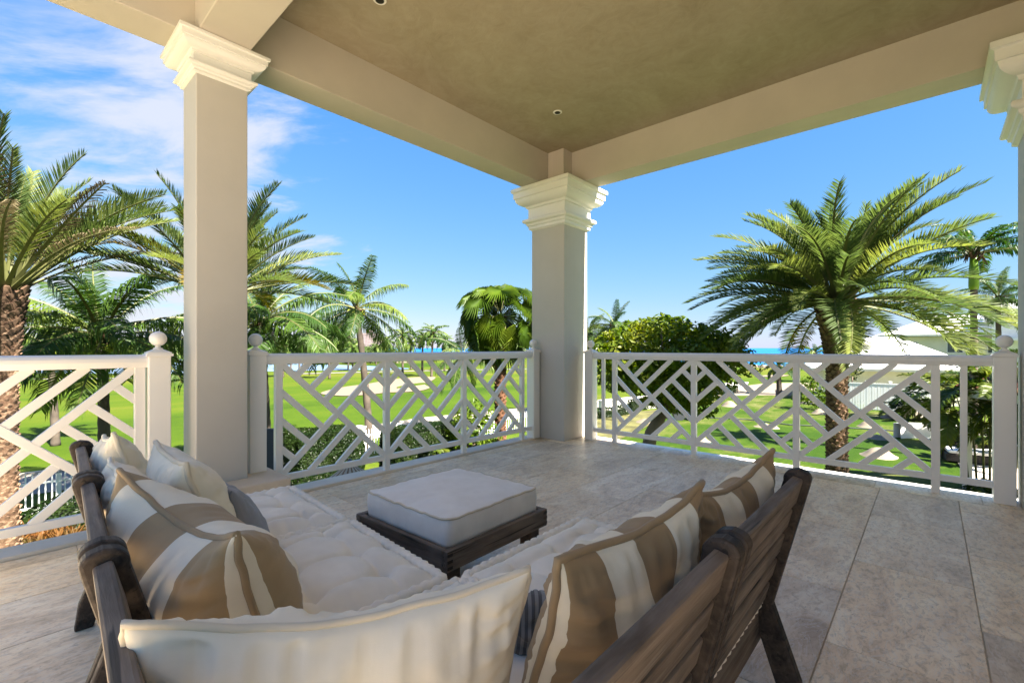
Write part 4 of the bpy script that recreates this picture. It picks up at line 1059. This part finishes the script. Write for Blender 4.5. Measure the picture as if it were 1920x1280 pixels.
# far belt of trees along the left horizon, which reads as one mass
rs = np.random.RandomState(77); C = []; N = []
for i in range(260):
    px = rs.uniform(-500, 765); d = rs.uniform(150, 420) if px < 660 else rs.uniform(230, 420); c = G(px, d); r = rs.uniform(3.0, 6.2) * (1 if px < 640 else .72)
    p, nn = blob_points([((c.x, c.y, ZG + r * .7), (r * 1.3, r * 1.3, r))], 9, rs); C.append(p); N.append(nn)
for i in range(90):
    px = rs.uniform(470, 735); d = rs.uniform(120, 210); c = G(px, d); r = rs.uniform(1.3, 2.9)
    p, nn = blob_points([((c.x, c.y, ZG + r * .8), (r * 1.4, r * 1.4, r))], 16, rs); C.append(p); N.append(nn)
V, F = leaf_mass(np.concatenate(C), np.concatenate(N), .55, 8, .3, .7)
o = leaf_obj('distant_tree_belt', V, F, LF['far_leaf'], None)
# ------------------------------------------------------------------ fences, walls, houses
MT['fence'] = m_paint('fence_white', (.80, .80, .80), .5, .03, .05)
MT['wallwhite'] = m_paint('white_render', (.80, .78, .74), .7, .05, .15)
MT['creamwall'] = m_paint('cream_render', (.78, .74, .58), .8, .05, .2)
MT['roofwhite'] = m_paint('white_roof', (.80, .80, .80), .6, .04, .1)
MT['glass'] = NT('window_glass').done((.05, .07, .09), .1, spec=.6)
MT['darkmetal'] = m_paint('dark_metal', (.05, .055, .065), .4, .1)
def picket(label, a, b, h=1.05):
    a, b = Vector(a), Vector(b); ln = (b - a).length; ang = math.atan2(b.y - a.y, b.x - a.x)
    t = thing('picket_fence', label, 'fence', (a.x, a.y, ZG), ang, 'white picket fence sections along the road')
    n = max(2, int(ln / 2.2)); 
    for i in range(n + 1):
        x = ln * i / n; MB().box((x - .05, -.05, 0), (x + .05, .05, h + .02)).build('fence_post', MT['fence'], t)
    for z in (.18, h - .22): MB().box((0, -.018, z), (ln, .018, z + .045)).build('fence_rail', MT['fence'], t)
    p = MB(); k = int(ln / .125)
    for i in range(k + 1):
        x = ln * i / k; p.prism([(x - .015, .06), (x + .015, .06), (x + .015, h), (x, h + .07), (x - .015, h)], 'y', -.012, .012)
    tag(p.build('picket', MT['fence'], t), kind='stuff'); return t
fl = [P(-260, 1015), P(110, 960), P(330, 915), P(545, 879), P(728, 848)]
for i, lb in enumerate(('white picket fence at far left behind the date palm trunk', 'white picket fence left of the slim column', 'white picket fence behind the slim column', 'white picket fence left of the gate pier by the hedge')): picket(lb, fl[i], fl[i + 1])
fr = [P(752, 845), P(930, 818), P(1090, 797)]
picket('white picket fence right of the gate pier', fr[0], fr[1]); picket('white picket fence by the corner column', fr[1], fr[2])
def pier(label, p, wd, h):
    t = thing('gate_pier', label, 'pier', (p.x, p.y, ZG), R(10), 'white gate piers')
    MB().box((-wd / 2, -wd / 2, 0), (wd / 2, wd / 2, h)).build('shaft', MT['wallwhite'], t, bevel=.01)
    MB().box((-wd / 2 - .05, -wd / 2 - .05, h), (wd / 2 + .05, wd / 2 + .05, h + .07)).build('cap', MT['wallwhite'], t, bevel=.01); return t
pier('white square pier between fence sections left of the long hedge', P(740, 848), .34, 1.15)
pier('white square pier near the fan palm trunk', P(940, 818), .36, 1.15)
pier('pale pier at the road edge by the hedge', P(672, 846), .38, 1.0)
def low_wall(label, a, b, h, th=.25, name='garden_wall'):
    a, b = Vector(a), Vector(b); ln = (b - a).length; ang = math.atan2(b.y - a.y, b.x - a.x)
    t = thing(name, label, 'wall', (a.x, a.y, ZG), ang)
    MB().box((0, -th / 2, 0), (ln, th / 2, h)).build('wall', MT['wallwhite'], t)
    MB().box((-.05, -th / 2 - .05, h), (ln + .05, th / 2 + .05, h + .08)).build('cap', MT['wallwhite'], t); return t
low_wall('low white wall beyond the lawn behind the bent tree trunk', P(1125, 776), P(1240, 763), .85)
low_wall('low white wall at the beach right of the broad tree', P(1340, 731), P(1400, 728), .6)

def at_frame(px, d):
    """origin and turn for a building that faces the camera at px"""
    p = G(px, d); ang = math.atan2(p.y, p.x) - R(90); return (p.x, p.y, ZG), ang
def hip_roof(t, x0, x1, y0, y1, z, rise, over=.45, mat='roofwhite'):
    a, b, c, d_ = x0 - over, x1 + over, y0 - over, y1 + over; wy = (d_ - c) / 2; rx0, rx1 = a + wy, b - wy
    if rx0 > rx1: rx0 = rx1 = (a + b) / 2
    my = (c + d_) / 2
    fb = MB().box((a, c, z - .16), (b, d_, z)).build('fascia', MT['wallwhite'], t)
    m = MB(); z2 = z + .004; o_ = .06
    V = [(a - o_, c - o_, z2), (b + o_, c - o_, z2), (b + o_, d_ + o_, z2), (a - o_, d_ + o_, z2), (a - o_, c - o_, z2 + .10), (b + o_, c - o_, z2 + .10), (b + o_, d_ + o_, z2 + .10), (a - o_, d_ + o_, z2 + .10), (rx0, my, z + rise), (rx1, my, z + rise)]
    m.add(V, [(0, 1, 5, 4), (1, 2, 6, 5), (2, 3, 7, 6), (3, 0, 4, 7), (4, 5, 9, 8), (5, 6, 9), (6, 7, 8, 9), (7, 4, 8), (3, 2, 1, 0)])
    return m.build('roof', MT[mat], t)
def window(t, x, z, w_, h, y):
    f = MB(); f.box((x - w_ / 2 - .06, y - .05, z - .06), (x + w_ / 2 + .06, y - .003, z - .002)); f.box((x - w_ / 2 - .06, y - .05, z + h + .002), (x + w_ / 2 + .06, y - .003, z + h + .06))
    for q in (-1, 1): f.box((x + q * (w_ / 2 + .03) - .028, y - .05, z), (x + q * (w_ / 2 + .03) + .028, y - .003, z + h))
    f.box((x - .02, y - .045, z), (x + .02, y - .004, z + h))
    o = f.build('window', MT['fence'], t); MB().box((x - w_ / 2, y - .03, z), (x + w_ / 2, y - .006, z + h)).build('pane', MT['glass'], o); return o
# near garage
loc, an = at_frame(1668, 37); t = thing('white_roofed_garage', 'low cream garage with a white hip roof and small chimney', 'house', loc, an + R(10))
MB().box((-4.4, 0, 0), (4.6, 7, 2.55)).build('wall', MT['creamwall'], t)
rf = hip_roof(t, -4.4, 4.6, 0, 7, 2.72, 2.65, .9)
MB().box((-1.65, 1.6, 3.2), (-.75, 2.5, 4.75)).box((-1.75, 1.5, 4.75), (-.65, 2.6, 4.9)).build('chimney', MT['creamwall'], rf)
window(t, 3.8, 1.0, 1.0, 1.1, 0)
# house behind
loc, an = at_frame(1752, 55); t = thing('white_roofed_house', 'larger cream house with white hip roof behind the garage', 'house', loc, an + R(10))
MB().box((-3.6, 0, 0), (9, 9, 5.75)).build('wall', MT['creamwall'], t)
rf = hip_roof(t, -3.6, 9, 0, 9, 5.95, 2.5, 1.2)
MB().box((4.6, 1.2, 6.0), (5.4, 2.0, 7.9)).box((4.5, 1.1, 7.9), (5.5, 2.1, 8.05)).build('chimney', MT['wallwhite'], rf)
window(t, -2.2, 3.9, 1.3, 1.2, 0); window(t, 1.8, 3.9, 1.3, 1.2, 0); window(t, 5.2, 3.9, 1.3, 1.2, 0)
loc, an = at_frame(1985, 46); t = thing('tall_white_house', 'tall house whose white roof shows beside the right column', 'house', loc, an)
MB().box((-4.6, 0, 0), (7, 9, 8.1)).build('wall', MT['wallwhite'], t); hip_roof(t, -4.6, 7, 0, 9, 8.4, 2.2, .9)
MB().box((-4.5, -1.6, 5.2), (3, -.1, 5.45)).build('balcony_roof', MT['roofwhite'], t)
# boarded white fence before the garage
a, b = P(1583, 766), P(1765, 777); a, b = Vector(a), Vector(b); ln = (b - a).length
t = thing('board_fence', 'tall white boarded fence in front of the garage', 'fence', (a.x, a.y, ZG), math.atan2(b.y - a.y, b.x - a.x))
n = int(ln / .155)
bm_ = MB().box((-.070, -.012, .06), (.070, .012, 1.86)); bm_ = mesh_of('fence_board', bm_.V, bm_.F, [MT['fence']])
for i in range(n):
    inst('fence_board', bm_, t, (.08 + i * ln / n, (.004 if i % 2 else 0), 0))
for i in range(5):
    x = ln * i / 4; MB().box((x - .07, .02, 0), (x + .07, .16, 2.0)).box((x - .1, -.01, 2.0), (x + .1, .19, 2.08)).build('fence_post', MT['fence'], t)
MB().box((0, -.03, 1.862), (ln, .03, 1.93)).build('top_rail', MT['fence'], t); MB().box((0, .014, .4), (ln, .05, .5)).build('back_rail', MT['fence'], t)
# red tiled pavilion at the right edge
loc, an = at_frame(2003, 12.4); t = thing('tiled_pavilion', 'small pavilion with red clay tiles and white fascia at right edge', 'pavilion', loc, an + R(38))
tile_m = m_paint('clay_tile', (.13, .038, .022), .8, .35, .4)
z_ = 3.25; 
MB().box((-1.55, -1.55, z_ - .30), (1.55, 1.55, z_ - .05)).build('fascia', MT['wallwhite'], t)
core = MB().add([(-1.6, -1.6, z_ - .03), (1.6, -1.6, z_ - .03), (1.6, 1.6, z_ - .03), (-1.6, 1.6, z_ - .03), (0, 0, z_ + .85)], [(0, 1, 4), (1, 2, 4), (2, 3, 4), (3, 0, 4), (3, 2, 1, 0)]).build('roof', tile_m, t)
tm = MB()
for k in range(7):
    a = math.pi * k / 6; 
tv = MB().tube([(0, 0, 0), (0, .32, 0)], [.085, .07], 8); tv = mesh_of('roof_tile', tv.V, tv.F, [tile_m])
for s in range(4):
    for r_ in range(6):
        f = r_ / 6; w2 = 1.58 * (1 - f); cnt = max(1, int(w2 * 2 / .19))
        for k in range(cnt):
            x = -w2 + (k + .5) * 2 * w2 / cnt; p = Matrix.Rotation(s * math.pi / 2, 4, 'Z') @ Matrix.Translation((x, -1.62 * (1 - f), z_ - .02 + .88 * f)) @ Matrix.Rotation(math.atan2(.88, 1.6), 4, 'X') @ Matrix.Scale(.6, 4, (0, 0, 1))
            o = inst('roof_tile', tv, core); o.matrix_local = p
for x in (-1.4, 1.4):
    for y in (-1.4, 1.4): MB().box((x - .08, y - .08, 0), (x + .08, y + .08, z_ - .3)).build('pavilion_post', MT['wallwhite'], t)

# ------------------------------------------------------------------ garden things
def mound(label, px, py, wpx, hk=.26, seed=0):
    p = P(px, py); d = 869 * 4.42 / (py - 652); r = wpx / 869 * d / 2; rnd = random.Random(seed); n = 18; V = []; F = []
    for j, (q, z) in enumerate(((1.12, -.02), (.95, .12), (.72, .42), (.45, .78), (.2, .96))):
        for k in range(n):
            a = 2 * math.pi * k / n; w_ = 1 + .16 * noise.noise(Vector((math.cos(a) * 1.3 + seed, math.sin(a) * 1.3, j * .3)))
            V.append((r * q * w_ * math.cos(a), r * q * w_ * math.sin(a), r * hk * 2 * z * (1 + .12 * noise.noise(Vector((a, j, seed))))))
    V.append((0, 0, r * hk * 2))
    for j in range(4):
        for k in range(n): F.append((j * n + k, j * n + (k + 1) % n, j * n + n + (k + 1) % n, j * n + n + k))
    F += [(4 * n + k, 4 * n + (k + 1) % n, 5 * n) for k in range(n)]
    o = MB().add(V, F).build('sand_pile', MT['beach'], smooth=True); o.location = (p.x, p.y, ZG + .03)
    return tag(o, label, 'sand pile', 'small sand piles on the new lawn')
for i, (px, py, w_, lb) in enumerate(((1210, 793, 34, 'sand pile left of the bent tree trunk'), (1316, 828, 30, 'rounded sand pile right of the bent tree trunk'), (1368, 762, 28, 'small far sand pile right of the broad tree'), (1433, 801, 32, 'sand pile midway between broad tree and date palm'),
        (1447, 803, 26, 'flat sand pile beside the midway one'), (1537, 776, 26, 'sand pile left of the date palm trunk'), (1512, 757, 24, 'farthest sand pile near the sand strip'), (1674, 784, 36, 'sand pile near the white boarded fence'), (1626, 801, 30, 'sand pile just right of the date palm trunk'),
        (1645, 823, 34, 'pointed sand pile right of the date palm'), (1648, 856, 56, 'largest sand pile in front of the lawn'), (1297, 862, 34, 'white sand pile at the edge below the railing upright'))): mound(lb, px, py, w_, .22 + .07 * (i % 3), i)
# hose across the lawn
hp = [P(px, py, ZG + .06) for px, py in ((1330, 783), (1400, 786), (1480, 796), (1560, 800), (1660, 806), (1720, 812), (1780, 818))]
tag(MB().tube(hp, .035, 5).build('garden_hose', MT['darkmetal']), 'long dark hose lying across the lawn', 'hose')
# mower under the tree
p = P(1285, 787); t = thing('lawn_mower', 'dark ride on mower parked under the broad tree', 'mower', (p.x, p.y, ZG), R(-60))
MB().box((-.55, -.35, .25), (.5, .35, .55)).build('body', MT['darkmetal'], t, bevel=.05); MB().box((.1, -.28, .55), (.55, .28, .85)).build('engine_cover', MT['darkmetal'], t, bevel=.06)
MB().box((-.4, -.25, .55), (-.05, .25, .65)).box((-.48, -.25, .6), (-.38, .25, 1.0)).build('seat', MT['darkmetal'], t, bevel=.03)
for x, r in ((-.4, .33), (.45, .24)):
    for y in (-.42, .42): MB().tube([(x, y - .1, r), (x, y + .1, r)], r, 14).build('wheel', MT['darkmetal'], t)
MB().tube([(.15, 0, .8), (-.02, 0, 1.05)], .02, 6).build('steering_column', MT['darkmetal'], t)
# wicker sofa with curved back
MT['wicker'] = m_paint('dark_wicker', (.022, .018, .016), .6, .3, .8)
MT['pad'] = m_paint('white_pad', (.78, .77, .75), .9, .03)
p = P(1826, 868); t = thing('wicker_sofa', 'dark curved wicker garden sofa with white seat pad', 'garden sofa', (p.x, p.y, ZG + .06), math.atan2(p.y, p.x) - R(90) + R(12))
pts = [R(-10 + 200 * i / 16) for i in range(17)]
m = MB(); V = []; F = []
for a in pts:
    h = .52 + .38 * max(0, math.sin(a)) ** .7
    for r, z in ((.92, .02), (.98, h), (.86, h + .02), (.82, .34)): V.append((r * math.cos(a) * 1.05, r * math.sin(a) * .75, z))
for i in range(16):
    for k in range(3): F.append((i * 4 + k, i * 4 + k + 1, i * 4 + 5 + k, i * 4 + 4 + k))
m.add(V, F).build('curved_back', MT['wicker'], t, smooth=False)
MB().box((-.9, -.62, .04), (.9, .45, .34)).build('base', MT['wicker'], t, bevel=.04)
MB().box((-.82, -.6, .345), (.82, .42, .47)).build('seat_pad', MT['pad'], t, bevel=.04)
for i in range(4): MB().box((-.9, -.628, .06 + i * .07), (.9, -.621, .11 + i * .07)).build('wicker_band', MT['wicker'], t)
cw = MB(); V = []; F = []
for i in range(13):
    a = R(20 + 140 * i / 12)
    for r, z in ((2.5, 0), (2.5, .75), (2.2, .75), (2.2, 0)): V.append((r * math.cos(a), r * math.sin(a) * .7, z))
for i in range(12):
    for k in range(3): F.append((i * 4 + k, i * 4 + k + 1, i * 4 + 5 + k, i * 4 + 4 + k))
o = cw.add(V, F).build('planter_wall', MT['wallwhite']); p2 = P(1800, 838); o.location = (p2.x, p2.y, ZG); o.rotation_euler = (0, 0, math.atan2(p2.y, p2.x) - R(90))
tag(o, 'low curved white planter wall behind the wicker sofa', 'planter wall')
# parasol below the middle railing, seen from above its top
p = G(656, 7.2); zt = ZY(870, 7.2); t = thing('parasol', 'striped beige parasol below the balcony edge, only its top showing', 'parasol', (p.x, p.y, ZG), R(10))
ca = NT('parasol_cloth'); sx = ca.n('ShaderNodeTexCoord').outputs['Object']; sp = ca.n('ShaderNodeSeparateXYZ'); ca.set(sp.inputs[0], sx)
an_ = ca.math('ARCTAN2', sp.outputs[1], sp.outputs[0]); st = ca.math('GREATER_THAN', ca.math('FRACT', ca.math('MULTIPLY', an_, 16 / 6.2832)), .6)
mc = ca.done(ca.mix(st, (.42, .32, .22), (.17, .08, .03)), .9)
zr = zt - ZG
MB().lathe([(.05, zr), (.35, zr - .22), (.8, zr - .52), (1.15, zr - .74), (1.16, zr - .82)], (0, 0, 0), 16).build('canopy', mc, t)
MB().tube([(0, 0, 0), (0, 0, zr + .02)], .025, 8).build('pole', MT['darkmetal'], t); MB().lathe([(.03, 0), (.045, .03), (.03, .07), (.008, .09)], (0, 0, zr), 10).build('finial', MT['darkmetal'], t, smooth=True)
# dark hooked post left of the middle railing
p = G(508, 6.4); zt = ZY(803, 6.4); t = thing('hooked_post', 'dark grey metal post with hooked top beside the slim column', 'post', (p.x, p.y, ZG), R(-40))
MB().box((-.055, -.03, 0), (.055, .03, zt - ZG)).build('column', MT['darkmetal'], t, bevel=.008); MB().tube([(-.05, 0, zt - ZG - .04), (-.13, 0, zt - ZG - .03), (-.16, 0, zt - ZG - .12), (-.165, 0, zt - ZG - .3)], .012, 8).build('hook', MT['darkmetal'], t)
p = P(320, 850); t = thing('marker_stake', 'thin dark stake standing in the fairway edge', 'stake', (p.x, p.y, ZG)); MB().tube([(0, 0, 0), (0, 0, .75)], .018, 6).build('stake', MT['darkmetal'], t)
# distant hotel
def f_():
    a = NT('hotel_facade'); return a.done((.22, .16, .15), .8)
hm = f_(); hm2 = m_paint('pale_facade', (.26, .23, .21), .8)
loc, an = at_frame(682, 1000); t = thing('distant_hotel', 'far pinkish hotel with stepped towers on the left horizon', 'hotel', loc, an)
wm = m_paint('hotel_window', (.09, .08, .085), .4)
def block(x0, x1, y0, h, cols, rows):
    MB().box((x0, y0, 0), (x1, y0 + 16, h)).build('block', hm, t)
    w_ = MB()
    for i in range(cols):
        for j in range(rows):
            x = x0 + (i + .5) * (x1 - x0) / cols; z = 6 + (j + .5) * (h - 8) / rows; w_.box((x - 1, y0 - .3, z - .9), (x + 1, y0 - .05, z + .9))
    tag(w_.build('window', wm, t), kind='stuff')
for x0, x1, y0, h, c, r in ((-8, 8, 0, 36, 5, 9), (8.2, 20, 4, 42, 4, 10), (20.2, 34, 2, 36, 4, 9), (-8.2 - 14, -8.2, 10, 22, 4, 5), (34.2, 44, 12, 26, 3, 6), (-46, -24, 20, 30, 6, 7)): block(x0, x1, y0, h, c, r)
for x, y, h in ((-7, 2, 36), (7, 2, 36), (14, 6, 42), (33, 5, 36)): MB().lathe([(2.4, 0), (2.4, 4), (.2, 8)], (x, y, h), 8).build('turret', hm, t)
loc, an = at_frame(625, 950); t = thing('distant_villas', 'low pale buildings left of the far hotel', 'building', loc, an)
for x0, x1, h in ((-30, -8, 13), (-6, 10, 17), (12, 34, 14)): MB().box((x0, 0, 0), (x1, 14, h)).build('block', hm2, t)
